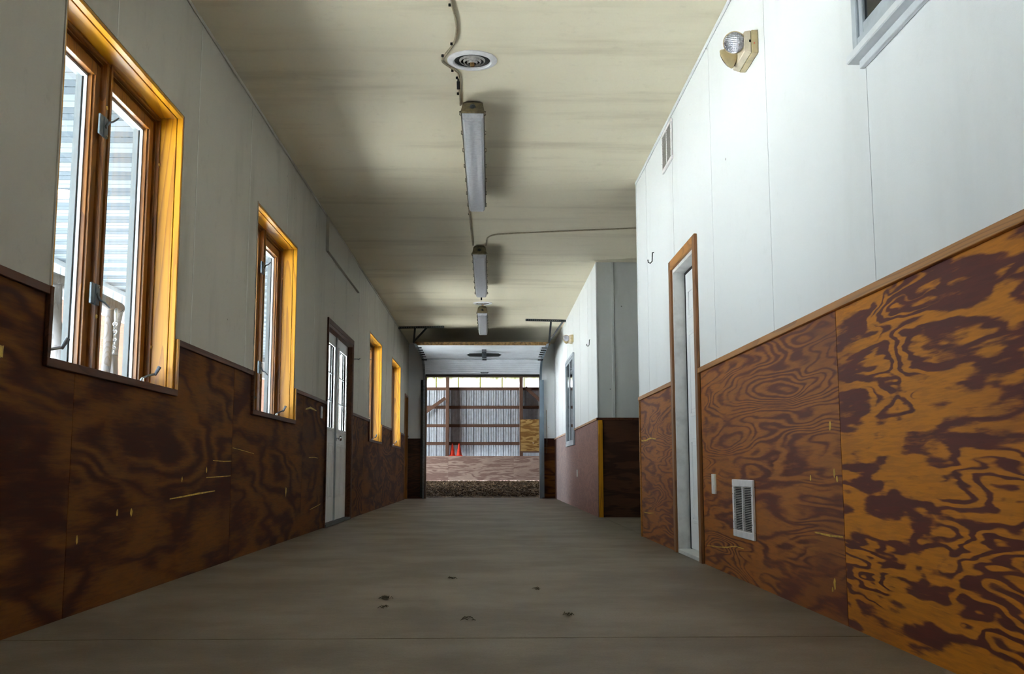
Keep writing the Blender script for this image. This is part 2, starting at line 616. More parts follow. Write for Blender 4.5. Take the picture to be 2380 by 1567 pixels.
# ------------------------------------------------------------------ wall tools
def cells(u0, u1, z0, z1, holes):
    """rectangles left of [u0,u1]x[z0,z1] once the holes are taken out"""
    us = sorted({u0, u1, *[h[0] for h in holes if u0 < h[0] < u1], *[h[1] for h in holes if u0 < h[1] < u1]})
    out = []
    for a, b in zip(us, us[1:]):
        segs = [(z0, z1)]
        for h in holes:
            if h[0] < (a + b) / 2 < h[1]:
                nx = []
                for s, e in segs:
                    if h[2] > s: nx.append((s, min(e, h[2])))
                    if h[3] < e: nx.append((max(s, h[3]), e))
                segs = [q for q in nx if q[1] - q[0] > 1e-4]
        out += [(a, b, s, e) for s, e in segs]
    return out


def slab_x(mb, x0, x1, u0, u1, z0, z1, holes=()):
    for a, b, s, e in cells(u0, u1, z0, z1, holes):
        mb.box(x0, x1, a, b, s, e)
    return mb


GAP = 0.0025


def sheet(parent, x0, x1, y0, y1, z0, z1, holes, mat, figure, rings, name='plywood_sheet'):
    mb = MB()
    slab_x(mb, x0, x1, y0 + GAP, y1 - GAP, z0, z1, holes)
    o = mb.build(name, mat, parent)
    o.color = (figure, rings, 0, 1)
    return o


def scratch(parent, x, pts, w, side):
    """a bare-wood gouge along (y, z) points on a wall face at x"""
    mb = MB()
    e = 0.0006 * side
    n = len(pts)
    up, dn = [], []
    for i, (y, z) in enumerate(pts):
        k = w * 0.6 * (0.35 + 0.65 * math.sin(PI * (i + 0.6) / (n + 0.2))) * random.uniform(0.7, 1.2)
        up.append((y, z + k / 2))
        dn.append((y, z - k / 2))
    mb.poly(up + dn[::-1], 'x', x, x + e)
    return mb.build('scratch', M_yellow, parent)


def chip(parent, x, y, z, r, side, tall=1.6):
    mb = MB()
    n = 9
    pts = []
    for k in range(n):
        a = 2 * PI * k / n
        rr = r * random.uniform(0.6, 1.15)
        pts.append((y + rr * math.cos(a), z + rr * tall * math.sin(a)))
    mb.poly(pts, 'x', x, x + 0.0006 * side)
    return mb.build('paint_chip', M_yellow, parent)


# ------------------------------------------------------------------ floor and ceiling
fl = MB().box(-2.2, 5.4, YB - 0.2, YF + 0.35, -0.25, -0.02).build('floor', M_core)
tag(fl, 'dusty brown-grey concrete floor running down the corridor', 'floor', kind='structure')
for (x0, x1, y0, y1) in ((-1.96, 1.42, YB, 3.793), (-1.96, 1.42, 3.805, YF + 0.35), (1.428, 5.2, 9.42, 13.15), (1.428, 1.62, 6.6, 7.8)):
    MB().box(x0, x1, y0, y1, -0.06, 0.0).build('concrete_slab', M_conc, fl)

ce = MB().box(-2.2, 5.4, YB - 0.2, YF + 0.35, HC + 0.02, HC + 0.14).build('ceiling', M_core)
tag(ce, 'long cream painted board ceiling with smoky stains', 'ceiling', kind='structure')
SL = -0.235   # the sheets lie slightly askew
JY = [YB - 1.0, 2.55, 5.0, 9.66, 13.4, 17.1, YF + 1.0]
for a, b in zip(JY, JY[1:]):
    g = 0.003
    def yy(j, x): return max(YB, min(YF + 0.2, j + SL * (x + 0.18)))
    x0, x1 = XL - 0.16, 5.3
    pts = [(x0, yy(a, x0) + g), (x1, yy(a, x1) + g), (x1, yy(b, x1) - g), (x0, yy(b, x0) - g)]
    MB().poly(pts, 'z', HC, HC + 0.012).build('ceiling_board', M_ceil, ce)

# ------------------------------------------------------------------ left wall
HL = [(a, b, WZ0 - .019, WZ1) for a, b in WINS] + [(10.95, 12.93, -0.1, 2.17), (20.98, 21.78, -0.1, 2.15)]
wl = slab_x(MB(), XL - 0.02, XL - 0.26, YB, YF + 0.2, -0.05, HC + 0.02, HL).build('wall_left', M_core)
tag(wl, 'left wall of grimy board over brown plywood, both coloured darker for shade, with windows', 'wall', kind='structure')
ys = [YB, -0.75, 1.65, 4.33, 7.01, 9.62, 12.0, 14.23, 16.85, 20.05, YF]
figs = [.1, .2, .33, .47, .62, .71, .83, .27, .55, .9]
rgs = [.1, .2, .2, .22, .16, .2, .25, .2, .3, .2]
for i, (a, b) in enumerate(zip(ys, ys[1:])):
    if a == 9.62:
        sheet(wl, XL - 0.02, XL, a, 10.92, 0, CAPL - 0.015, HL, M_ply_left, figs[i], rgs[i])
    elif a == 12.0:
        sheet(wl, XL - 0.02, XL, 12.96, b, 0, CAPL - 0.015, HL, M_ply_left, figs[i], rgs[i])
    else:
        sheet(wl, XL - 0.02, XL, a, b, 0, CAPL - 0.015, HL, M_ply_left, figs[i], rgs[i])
us = [YB, -0.7, 0.63, 1.95, 3.28, 4.61, 5.955, 7.28, 8.65, 10.1, 11.36, 12.3, 13.55, 14.55, 15.85, 17.2, 18.5, 19.85, 20.6, YF]
for a, b in zip(us, us[1:]):
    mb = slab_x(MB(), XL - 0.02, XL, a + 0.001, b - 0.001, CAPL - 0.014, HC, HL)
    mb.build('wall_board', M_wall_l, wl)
for a in us[1:-1]:
    mb = MB()
    for (s, e) in [(c[2], c[3]) for c in cells(a - 0.004, a + 0.004, CAPL, HC - 0.02, HL)][:2]:
        mb.box(XL, XL + 0.002, a - 0.006, a + 0.006, s, e)
    mb.build('seam_strip', M_strip, wl)
# cap rail pieces between the openings
cuts = sorted([(a - 0.03, b + 0.035) for a, b in WINS] + [(10.92, 12.96), (20.94, 21.82)])
y = YB
for a, b in cuts + [(YF, YF)]:
    if a - y > 0.05:
        MB().box(XL, XL + 0.016, y, a, CAPL - 0.034, CAPL).build('cap_rail', M_trim_d, wl, 0.002)
    y = b
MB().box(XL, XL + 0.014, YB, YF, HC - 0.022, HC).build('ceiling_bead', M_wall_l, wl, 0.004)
for pts, w in (([(5.69, .445), (5.95, .452), (6.25, .462), (6.61, .47)], .018), ([(6.40, .555), (6.7, .558), (7.0, .562)], .012),
               ([(6.54, .66), (6.8, .657), (7.0, .66)], .012), ([(7.03, .75), (7.3, .738), (7.66, .72)], .009),
               ([(9.98, .72), (10.3, .725), (10.5, .72)], .012), ([(10.1, .22), (10.4, .235), (10.75, .255)], .010), ([(9.75, 1.17), (10.0, 1.2), (10.35, 1.19)], .03)):
    scratch(wl, XL, pts, w, 1)
for y, z, r in ((5.09, .40, .016), (4.90, .405, .014), (4.44, .31, .012), (3.67, 1.02, .02), (6.40, .60, .012), (5.9, .55, .01), (8.9, .42, .03)):
    chip(wl, XL, y, z, r, 1)


# ------------------------------------------------------------------ windows on the left
def crank(parent, y, flip):
    s = flip
    r = MB().lathe([(0, 0), (0.016, 0), (0.014, 0.012), (0.008, 0.03), (0, 0.032)], (XL - 0.112, y, WZ0 + 0.018), (0.25, 0, 1), 14).build('crank', M_chrome, parent, 0, True)
    MB().tube([(XL - 0.105, y, WZ0 + 0.045), (XL - 0.088, y + s * 0.035, WZ0 + 0.062), (XL - 0.07, y + s * 0.085, WZ0 + 0.075)], 0.0065, 8).build('crank_arm', M_steel, r, 0, True)
    MB().tube([(XL - 0.068, y + s * 0.083, WZ0 + 0.07), (XL - 0.052, y + s * 0.105, WZ0 + 0.115)], 0.008, 10, 0.0105).build('crank_knob', M_grey, r, 0, True)


def latch(parent, y, z, up):
    x = XL - 0.121
    r = MB().box(x, x + 0.012, y - 0.048, y - 0.008, z - 0.05, z + 0.05).build('latch', M_latch, parent, 0.003)
    MB().box(x, x + 0.014, y - 0.001, y + 0.048, z - 0.05, z + 0.05).build('strike_plate', M_latch, r, 0.003)
    q = 1 if up else -1
    MB().tube([(x + 0.016, y + 0.006, z - q * 0.004), (x + 0.026, y + 0.022, z + q * 0.026), (x + 0.042, y + 0.034, z + q * 0.034), (x + 0.062, y + 0.05, z + q * 0.058)], 0.007, 8, 0.004).build('lever', M_grey, r, 0, True)
    MB().lathe([(0, 0.004), (0.005, 0.003), (0.006, 0)], (x + 0.014, y + 0.034, z - q * 0.038), (1, 0, 0), 10).build('screw', M_chrome, r, 0, True)


def window_left(n, y0, y1, label, detail):
    w = empty('window_%d' % n)
    tag(w, label, 'window', kind='structure')
    xj = XL - 0.125     # jamb boards end, frame begins
    xo = XL - 0.21
    for s, yy in ((1, y0), (-1, y1)):
        MB().box(XL - 0.032, xj, yy, yy + s * 0.020, WZ0, WZ1).build('jamb_board', M_gold, w, 0.0015)
        MB().box(XL + 0.004, XL - 0.029, yy, yy + s * 0.018, WZ0, WZ1).build('jamb_edge', M_gold, w, 0.003)
    MB().box(XL - 0.032, xj, y0 + .02, y1 - .02, WZ1 - 0.02, WZ1).build('head_board', M_gold_h, w, 0.0015)
    MB().box(XL + 0.004, XL - 0.029, y0 + .018, y1 - .018, WZ1 - 0.018, WZ1).build('head_edge', M_gold_h, w, 0.003)
    MB().box(XL - 0.001, xj, y0 + .001, y1 - .001, WZ0 - .018, WZ0).build('sill_board', M_gold_h, w, 0.0015)
    # stepped outer frame
    fw = 0.034
    for s, yy in ((1, y0 + 0.02), (-1, y1 - 0.02)):
        mb = MB().box(xj + 0.006, xo, yy, yy + s * fw * .45, WZ0, WZ1 - .02).box(xj - .012, xo, yy + s * fw * .5, yy + s * fw * .72, WZ0, WZ1 - .02)
        mb.box(xj - .03, xo, yy + s * fw * .72, yy + s * fw, WZ0, WZ1 - .02)
        fo = mb.build('frame_side', M_sash, w, 0.0015)
        if detail:
            for z in (2.30, 1.27):
                MB().lathe([(0.0035, 0.001), (0.0045, 0.006), (0.009, 0.004), (0.0105, 0)], (xj + 0.006, yy + s * 0.008, z), (1, 0, 0), 14).build('screw_cap', M_brass, fo, 0, True)
    for nm, za, zb in (('frame_head', WZ1 - .02, WZ1 - .02 - fw), ('frame_foot', WZ0, WZ0 + .012)):
        s = 1 if zb > za else -1
        mb = MB().box(xj + .006, xo, y0 + .02, y1 - .02, za, za + s * fw * .45).box(xj - .012, xo, y0 + .02, y1 - .02, za + s * fw * .5, za + s * fw * .72)
        mb.box(xj - .03, xo, y0 + .02, y1 - .02, za + s * fw * .72, za + s * fw)
        if s > 0:
            mb = MB().box(xj + .006, xo, y0 + .02, y1 - .02, za, zb)
        mb.build(nm, M_sash_h, w, 0.0015)
    ym = (y0 + y1) / 2
    mb = MB().box(xj + 0.012, xo, ym + 0.012, ym + 0.036, WZ0, WZ1 - .02).box(xj + 0.004, xo, ym - 0.006, ym + 0.006, WZ0, WZ1 - .02)
    mb.box(xj + 0.008, xo, ym - 0.034, ym - 0.012, WZ0, WZ1 - .02).box(xj - 0.012, xo, ym - .036, ym + .036, WZ0, WZ1 - .02)
    mu = mb.build('mullion', M_sash, w, 0.0015)
    if detail:
        for z in (2.34, 1.32):
            MB().lathe([(0.0035, 0.001), (0.0045, 0.006), (0.009, 0.004), (0.0105, 0)], (xj + 0.008, ym - 0.02, z), (1, 0, 0), 14).build('screw_cap', M_brass, mu, 0, True)
    # two casement sashes
    z0, z1 = WZ0 + .012, WZ1 - .02 - fw
    for a, b in ((y0 + .02 + fw, ym - .036), (ym + .036, y1 - .02 - fw)):
        sw = 0.060
        sh = MB()
        for aa, bb in ((a + .002, a + sw), (b - sw, b - .002)):
            sh.box(xj - .022, xo + .012, aa, bb, z0, z1)
            sh.box(xj - .034, xo + .012, aa - (0 if aa == a + .002 else .012), bb + (.012 if aa == a + .002 else 0), z0, z1)
        for cc, dd in ((z0, z0 + .02), (z1 - sw, z1)):
            sh.box(xj - .022, xo + .012, a + sw, b - sw, cc, dd)
        so = sh.build('sash', M_sash, w, 0.0015)
        t = 0.012
        ga, gb, gc, gd = a + sw + .010, b - sw - .010, z0 + .02, z1 - sw
        sp = MB().box(xo + .03, xo + .006, ga, ga + t, gc, gd).box(xo + .03, xo + .006, gb - t, gb, gc, gd)
        sp.box(xo + .03, xo + .006, ga + t, gb - t, gc, gc + .006).box(xo + .03, xo + .006, ga + t, gb - t, gd - t, gd)
        sp.build('glazing_spacer', M_spacer, so)
        MB().box(xo + .018, xo + .022, ga, gb, gc, gd).build('glass_pane', M_glass, so)
        rv = MB().box(xo + .016, xo - .022, ga - .02, ga + .012, gc - .02, gd + .02).box(xo + .016, xo - .022, gb - .012, gb + .02, gc - .02, gd + .02)
        rv.box(xo + .016, xo - .022, ga + .012, gb - .012, gd - .008, gd + .02).box(xo + .016, xo - .022, ga + .012, gb - .012, gc - .02, gc + .004)
        rv.build('outer_reveal', M_reveal, so)
    # brown trim around the notch in the wainscot
    MB().box(XL + .001, XL + .02, y0 - .032, y1 + .034, WZ0 - .036, WZ0 - .001).build('apron_trim', M_trim_d, w, 0.002)
    MB().box(XL + .001, XL + .02, y0 - .032, y0 - .001, WZ0 - .001, CAPL).build('side_trim', M_trim_d, w, 0.002)
    MB().box(XL + .001, XL + .02, y1 + .003, y1 + .034, WZ0 - .001, CAPL).build('side_trim', M_gold, w, 0.002)
    for yy in (y0 - .004, y1 + .004):
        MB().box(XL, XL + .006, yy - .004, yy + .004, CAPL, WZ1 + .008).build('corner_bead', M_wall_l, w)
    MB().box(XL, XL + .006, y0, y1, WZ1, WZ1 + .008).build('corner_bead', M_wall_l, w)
    crank(w, y1 - 0.18, 1)
    if detail:
        crank(w, y0 + 0.22, 1)
    latch(w, ym - 0.060, 2.235, True)
    latch(w, ym - 0.060, 1.42, False)
    rehome(w, (XL - 0.1, ym, WZ0))
    return w


window_left(1, *WINS[1], 'largest and nearest left wall window, deep golden pine jamb, two casements', True)
window_left(2, *WINS[2], 'second left wall window, golden pine jamb, between the big window and the white double door', True)
window_left(3, *WINS[3], 'golden pine window just past the white double door on the left', False)
window_left(4, *WINS[4], 'farthest golden pine window on the left, near the overhead door', False)
window_left(7, *WINS[0], 'unseen left wall window added beside the camera to light the right foreground wall', False)  # added out of view so the right foreground wall gets window light

# ------------------------------------------------------------------ white double door on the left
dd = empty('door_1')
tag(dd, 'white double entry door with tall glass lights and a chrome knob', 'door', kind='structure')
xd = XL - 0.05
for y0, y1 in ((10.985, 11.93), (11.945, 12.89)):
    lf = MB()
    g = (y0 + 0.17, y1 - 0.17, 1.07, 2.0)
    slab_x(lf, xd - 0.045, xd, y0, y1, 0.03, 2.13, [g])
    leaf = lf.build('door_leaf', M_door, dd)
    rim = MB()
    for a, b, c, d in ((g[0] - .03, g[0], g[2] - .03, g[3] + .03), (g[1], g[1] + .03, g[2] - .03, g[3] + .03),
                       (g[0], g[1], g[2] - .03, g[2]), (g[0], g[1], g[3], g[3] + .03)):
        rim.box(xd - .05, xd + .014, a, b, c, d)
    rim.build('light_frame', M_door, leaf, 0.004)
    MB().box(xd - .025, xd - .02, g[0], g[1], g[2], g[3]).build('glass_pane', M_glass, leaf)
    for k in (1, 2):
        z = g[2] + (g[3] - g[2]) * k / 3
        MB().box(xd - .032, xd - .012, g[0], g[1], z - .006, z + .006).build('muntin', M_vinyl_g, leaf)
        yv = g[0] + (g[1] - g[0]) * k / 3
        MB().box(xd - .032, xd - .013, yv - .006, yv + .006, g[2], g[3]).build('muntin', M_vinyl, leaf)
    for a, b in ((y0 + .16, y0 + .44), (y1 - .44, y1 - .16)):
        pn = MB()
        for q0, q1, q2, q3 in ((a, b, .28, .31), (a, b, .87, .90), (a, a + .03, .31, .87), (b - .03, b, .31, .87)):
            pn.box(xd - .004, xd + .008, q0, q1, q2, q3)
        pn.box(xd - .002, xd + .005, a + .06, b - .06, .37, .81)
        pn.build('raised_panel', M_door, leaf, 0.004)
    if y0 > 11.9:
        kn = MB().lathe([(0, 0), (0.034, 0), (0.034, 0.008), (0.012, 0.012), (0.012, 0.032), (0.028, 0.042), (0.033, 0.056), (0.026, 0.07), (0, 0.076)], (xd, y0 + .07, 0.965), (1, 0, 0), 24).build('door_knob', M_chrome, leaf, 0, True)
    else:
        MB().box(xd, xd + .018, y1 - .028, y1 + .012, .03, 2.13).build('astragal', M_vinyl_g, leaf, 0.003)
fr = MB().box(XL + .012, XL - .14, 10.95, 10.983, 0, 2.17).box(XL + .012, XL - .14, 12.893, 12.93, 0, 2.17).box(XL + .012, XL - .14, 10.983, 12.893, 2.135, 2.17)
fr.build('door_frame', M_trim_d, dd)
cs = MB().box(XL, XL + .018, 12.93, 12.985, 0, 2.225).box(XL, XL + .018, 10.915, 12.93, 2.17, 2.225)
cs.build('casing', M_trim_d, dd, 0.002)
MB().box(XL, XL + .018, 10.915, 10.95, 0, 2.17).build('casing', M_trim_d, dd, 0.002)
MB().box(XL + .02, XL - .2, 10.983, 12.893, 0, .028).build('threshold', M_dsteel, dd, 0.003)
rehome(dd, (XL, 11.94, 0))

hk = MB().tube([(XL, 13.03, 2.0), (XL + .05, 13.03, 2.0), (XL + .075, 13.03, 1.995), (XL + .09, 13.03, 2.01)], 0.006, 8).build('door_hook', M_steel, None, 0, True)
tag(hk, 'small steel hook jutting from the wall beside the white double door', 'hook')

bx = empty('boarded_transom')
tag(bx, 'boarded-up rectangle with raised edging above the white double door', 'panel')
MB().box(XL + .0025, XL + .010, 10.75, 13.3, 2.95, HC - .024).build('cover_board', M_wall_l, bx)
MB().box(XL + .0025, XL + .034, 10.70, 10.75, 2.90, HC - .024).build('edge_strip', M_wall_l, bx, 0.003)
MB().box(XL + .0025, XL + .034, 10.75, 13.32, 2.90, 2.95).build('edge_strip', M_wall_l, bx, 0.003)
rehome(bx, (XL, 12, 2.9))

sw = empty('wall_outlet')
tag(sw, 'grey outlet plate on the brown plywood before the white double door', 'outlet')
MB().box(XL, XL + .008, 10.60, 10.69, 1.13, 1.25).build('cover_plate', M_vinyl_g, sw, 0.002)
for z in (1.165, 1.215):
    MB().box(XL + .008, XL + .011, 10.63, 10.66, z - .016, z + .016).build('socket', M_plastic, sw, 0.001)
rehome(sw, (XL, 10.645, 1.13))

d3 = empty('door_3')
tag(d3, 'narrow brown wood door in the dark far left corner', 'door', kind='structure')
MB().box(XL - .14, XL - .10, 21.015, 21.745, .01, 2.115).build('door_leaf', M_sash, d3)
MB().box(XL + .014, XL - .16, 20.98, 21.015, 0, 2.15).build('jamb', M_trim, d3)
MB().box(XL + .014, XL - .16, 21.745, 21.78, 0, 2.15).build('jamb', M_sash, d3)
MB().box(XL + .014, XL - .16, 21.015, 21.745, 2.115, 2.15).build('head_jamb', M_trim, d3)
MB().lathe([(0, 0), (.03, 0), (.03, .008), (.01, .012), (.01, .03), (.028, .04), (.028, .06), (0, .066)], (XL - .10, 21.07, .95), (1, 0, 0), 20).build('door_knob', M_brass, d3, 0, True)
rehome(d3, (XL, 21.4, 0))

# ------------------------------------------------------------------ right wall, near part
HR = [(6.76, 7.60, -0.1, 2.09)]
YE = 9.41
wr = slab_x(MB(), XR + .018, XR + .20, YB, YE, -.05, HC + .02, HR).build('wall_right', M_core)
tag(wr, 'bright right wall of white board above stained plywood', 'wall', kind='structure')
ys = [YB, -1.3, 1.38, 4.03, 6.685]
for i, (a, b) in enumerate(zip(ys, ys[1:])):
    sheet(wr, XR, XR + .018, a, b, 0, CAPR - .015, HR, M_ply if i < 3 else M_ply_b, (.13, .4, .37, .78)[i], (.1, .1, .17, .95)[i])
sheet(wr, XR, XR + .018, 7.675, YE, 0, CAPR - .015, HR, M_ply_b, .19, .7)
us = [YB, -1.66, -.35, .97, 2.28, 3.59, 4.915, 6.2, 7.53, 8.83, YE]
for a, b in zip(us, us[1:]):
    g = .004 if abs(a - 3.59) < .01 or abs(b - 3.59) < .01 else .001
    slab_x(MB(), XR, XR + .018, a + (g if abs(a - 3.59) < .01 else .001), b - .001, CAPR - .014, HC, HR).build('wall_board', M_wall, wr)
for a in us[1:-1]:
    c = cells(a - .004, a + .004, CAPR, HC - .02, HR)
    mb = MB()
    for q in c[:2]:
        mb.box(XR - .002, XR, a - .006, a + .006, q[2], q[3])
    mb.build('seam_strip', M_wall, wr)
MB().box(XR, XR + .2, YE, YE + .012, CAPR, HC).build('end_board', M_wall, wr)
MB().box(XR, XR + .2, YE, YE + .012, 0, CAPR).build('end_sheet', M_ply_dark, wr)
for a, b in ((YB, 6.685), (7.675, YE + .012)):
    MB().box(XR - .018, XR, a, b, CAPR - .032, CAPR).build('cap_rail', M_trim_h, wr, .002)
MB().box(XR - .012, XR + .006, YE - .016, YE + .014, 0, CAPR - .032).build('corner_strip', M_trim_h, wr, .002)
MB().box(XR - .006, XR + .01, YE - .010, YE + .016, CAPR, HC).build('corner_bead', M_wall, wr, .004)
MB().box(XR - .014, XR, YB, YE, HC - .024, HC).build('ceiling_bead', M_wall, wr, .005)
for pts, w in (([(6.62, .122), (6.3, .135), (6.06, .15), (5.85, .172), (5.65, .172)], .012), ([(4.4, .335), (4.2, .333), (4.05, .338)], .013),
               ([(9.36, .86), (9.1, .855), (8.85, .868), (8.55, .852)], .026), ([(9.29, .222), (9.0, .225), (8.73, .238)], .014)):
    scratch(wr, XR, pts, w, -1)
for y, z, r in ((4.15, .775, .016), (4.12, .585, .012), (4.09, .56, .011), (4.43, .565, .012), (4.17, .15, .016), (4.2, .12, .009)):
    chip(wr, XR, y, z, r, -1)

# ------------------------------------------------------------------ white door on the right
d2 = empty('door_2')
tag(d2, 'white panelled door in a brown wood casing on the right wall', 'door', kind='structure')
xk = XR + .083
mb = slab_x(MB(), xk, xk + .045, 6.80, 7.545, .035, 2.045, [])
leaf = mb.build('door_leaf', M_door, d2)
for a, b in ((6.90, 7.13), (7.22, 7.45)):
    for c, d in ((.22, .82), (.98, 1.60), (1.70, 1.92)):
        pn = MB()
        for q0, q1, q2, q3 in ((a, b, c, c + .025), (a, b, d - .025, d), (a, a + .025, c + .025, d - .025), (b - .025, b, c + .025, d - .025)):
            pn.box(xk - .007, xk + .002, q0, q1, q2, q3)
        pn.box(xk - .005, xk + .002, a + .05, b - .05, c + .05, d - .05)
        pn.build('raised_panel', M_door, leaf, .003)
for y0, y1 in ((6.76, 6.785), (7.575, 7.60)):
    MB().box(XR - .004, XR + .2, y0, y1, 0, 2.09).build('jamb', M_jamb, d2)
MB().box(XR - .004, XR + .2, 6.785, 7.575, 2.065, 2.09).build('head_jamb', M_jamb, d2)
for y0, y1 in ((6.786, 6.80), (7.547, 7.574)):
    MB().box(xk - .002, xk + .06, y0, y1, .03, 2.064).build('weather_strip', M_dark, d2)
MB().box(xk - .002, xk + .06, 6.80, 7.547, 2.046, 2.064).build('weather_strip', M_dark, d2)
MB().box(XR - .01, XR + .2, 6.786, 7.574, 0, .03).build('threshold', M_jamb, d2, .004)
for y0, y1 in ((6.685, 6.76), (7.60, 7.675)):
    MB().box(XR - .022, XR, y0, y1, 0, 2.165).build('casing', M_trim, d2, .003)
MB().box(XR - .022, XR, 6.76, 7.60, 2.09, 2.165).build('head_casing', M_trim_h, d2, .003)
MB().box(XR + .2, XR + .25, 6.7, 7.7, -.05, 2.2).build('backing', M_dark, d2)
rehome(d2, (XR, 7.18, 0))


# ------------------------------------------------------------------ vents, plates, hooks on the right
def grille(name, label, y0, y1, z0, z1, n, joined):
    g = empty(name)
    tag(g, label, 'vent')
    f = .038 if not joined else .03
    fb = MB()
    x0, x1 = XR - .016, XR - .001
    for a, b, c, d in ((y0, y1, z0, z0 + f), (y0, y1, z1 - f, z1), (y0, y0 + f * .8, z0 + f, z1 - f), (y1 - f * .8, y1, z0 + f, z1 - f)):
        fb.box(x0, x1, a, b, c, d)
    fb.build('frame', M_enamel, g, .003)
    ym = (y0 + y1) / 2
    MB().box(x0 + .001, x1, ym - .008, ym + .008, z0 + f, z1 - f).build('centre_bar', M_enamel, g, .001)
    MB().box(x1 - .002, x1, y0 + .02, y1 - .02, z0 + .02, z1 - .02).build('backing', M_dark, g)
    me = None
    js = MB()
    for (a, b) in ((y0 + f * .8, ym - .008), (ym + .008, y1 - f * .8)):
        for k in range(n):
            z = z0 + f + (z1 - z0 - 2 * f) * (k + .5) / n
            h = (z1 - z0 - 2 * f) / n
            pts = [(x0 + .002, z + h * .05), (x0 + .003, z + h * .34), (x1 - .003, z - h * .02), (x1 - .003, z - h * .22)]
            if joined:
                js.poly(pts, 'y', a, b)
            else:
                MB().poly(pts, 'y', a, b).build('slat', M_fin, g)
    if joined:
        s = js.build('fins', M_fin, g)
        s['kind'] = 'stuff'
    for yy, zz in ((y0 + f * .4, z0 + .08), (y0 + f * .4, z1 - .08), (y1 - f * .4, z0 + .08), (y1 - f * .4, z1 - .08)):
        MB().lathe([(0, .002), (.003, .0015), (.004, 0)], (x0, yy, zz), (-1, 0, 0), 8).build('screw', M_grey, g)
    rehome(g, (XR, ym, z0))


grille('floor_register', 'white louvred register low on the plywood near the white door', 5.37, 5.82, .232, .545, 26, False)
grille('return_vent', 'white framed grey air vent high on the right wall above the door', 7.48, 7.90, 2.925, 3.245, 20, True)


def plate(x0, x1, y0, y1, z0, z1, label, xs):
    o = empty('outlet_plate')
    tag(o, label, 'outlet')
    MB().box(x0, x1, y0, y1, z0, z1).build('cover_plate', M_plastic, o, .0015)
    for z in (z0 + (z1 - z0) * .3, z0 + (z1 - z0) * .7):
        MB().box(xs - .0015, xs, (y0 + y1) / 2 - .016, (y0 + y1) / 2 + .016, z - .017, z + .017).build('socket', M_plastic, o, .0006)
    rehome(o, (x0, (y0 + y1) / 2, z0))


plate(XR - .012, XR, 6.29, 6.375, .452, .572, 'white outlet plate on the near plywood between the white door and register', XR - .012)
plate(XR - .012, XR, 16.2, 16.29, .49, .60, 'small white outlet plate on the far worn red plywood', XR - .012)


def jhook(y, z, label):
    o = MB().tube([(XR, y, z + .045), (XR - .012, y, z + .045), (XR - .014, y, z + .01), (XR - .016, y, z - .03), (XR - .03, y + .012, z - .045), (XR - .045, y + .02, z - .035), (XR - .048, y + .022, z - .012)], .0045, 8).build('wall_hook', M_black, None, 0, True)
    tag(o, label, 'hook')


jhook(8.47, 2.37, 'black coat hook on the white wall left of the panelled door')
jhook(14.01, 2.33, 'tiny dark hook on the far white wall near the alcove corner')


# ------------------------------------------------------------------ emergency lights
def emergency(y, z, s, label):
    e = empty('emergency_light')
    tag(e, label, 'emergency light', 'twin-head emergency lights')
    L = .27
    x1, xm, x0 = XR - .001, XR - .036, XR - .072
    MB().box(xm, x1, y, y + L, z, z + .125).build('back_housing', M_beige, e, .004)
    MB().poly([(x0 - .0, z + .012), (x0, z + .118), (xm - .001, z + .125), (xm - .001, z)], 'y', y + .004, y + L - .004).build('front_cover', M_beige_l, e, .004)
    MB().box(xm - .012, xm - .004, y - .002, y, z + .058, z + .07).build('test_button', M_black, e)
    MB().lathe([(0, .002), (.003, .002), (.003, 0)], (xm + .014, y, z + .052), (0, -1, 0), 8).build('pilot_lamp', M_cone, e)
    def head(c, d):
        h = MB().lathe([(0, -.062), (.022, -.06), (.034, -.045), (.052, -.012), (.058, 0), (.058, .006), (.053, .006)], c, d, 28).build('lamp_head', M_beige, e, 0, True)
        MB().lathe([(.056, .004), (.046, .013), (.022, .018), (0, .019)], c, d, 28).build('lens', M_rib, h, 0, True)
    c1 = Vector((x0 - .045, y + .035, z + .068))
    head(c1, (-.25, -1, -.30))
    MB().tube([(x0 + .01, y + .09, z + .09), c1 + Vector((.015, .06, .018))], .014, 10).build('swivel', M_beige, e, 0, True)
    c2 = Vector((x0 - .045, y + .20, z + .050))
    head(c2, (-.72, .62, -.38))
    MB().tube([(x0 + .01, y + .19, z + .08), c2 + Vector((.03, -.01, .02))], .014, 10).build('swivel', M_beige, e, 0, True)
    rehome(e, (XR, y + L / 2, z))


emergency(5.02, 2.725, 1, 'beige twin-head emergency light high on the near right wall')
emergency(16.80, 2.69, 1, 'small distant emergency light above the far right window')


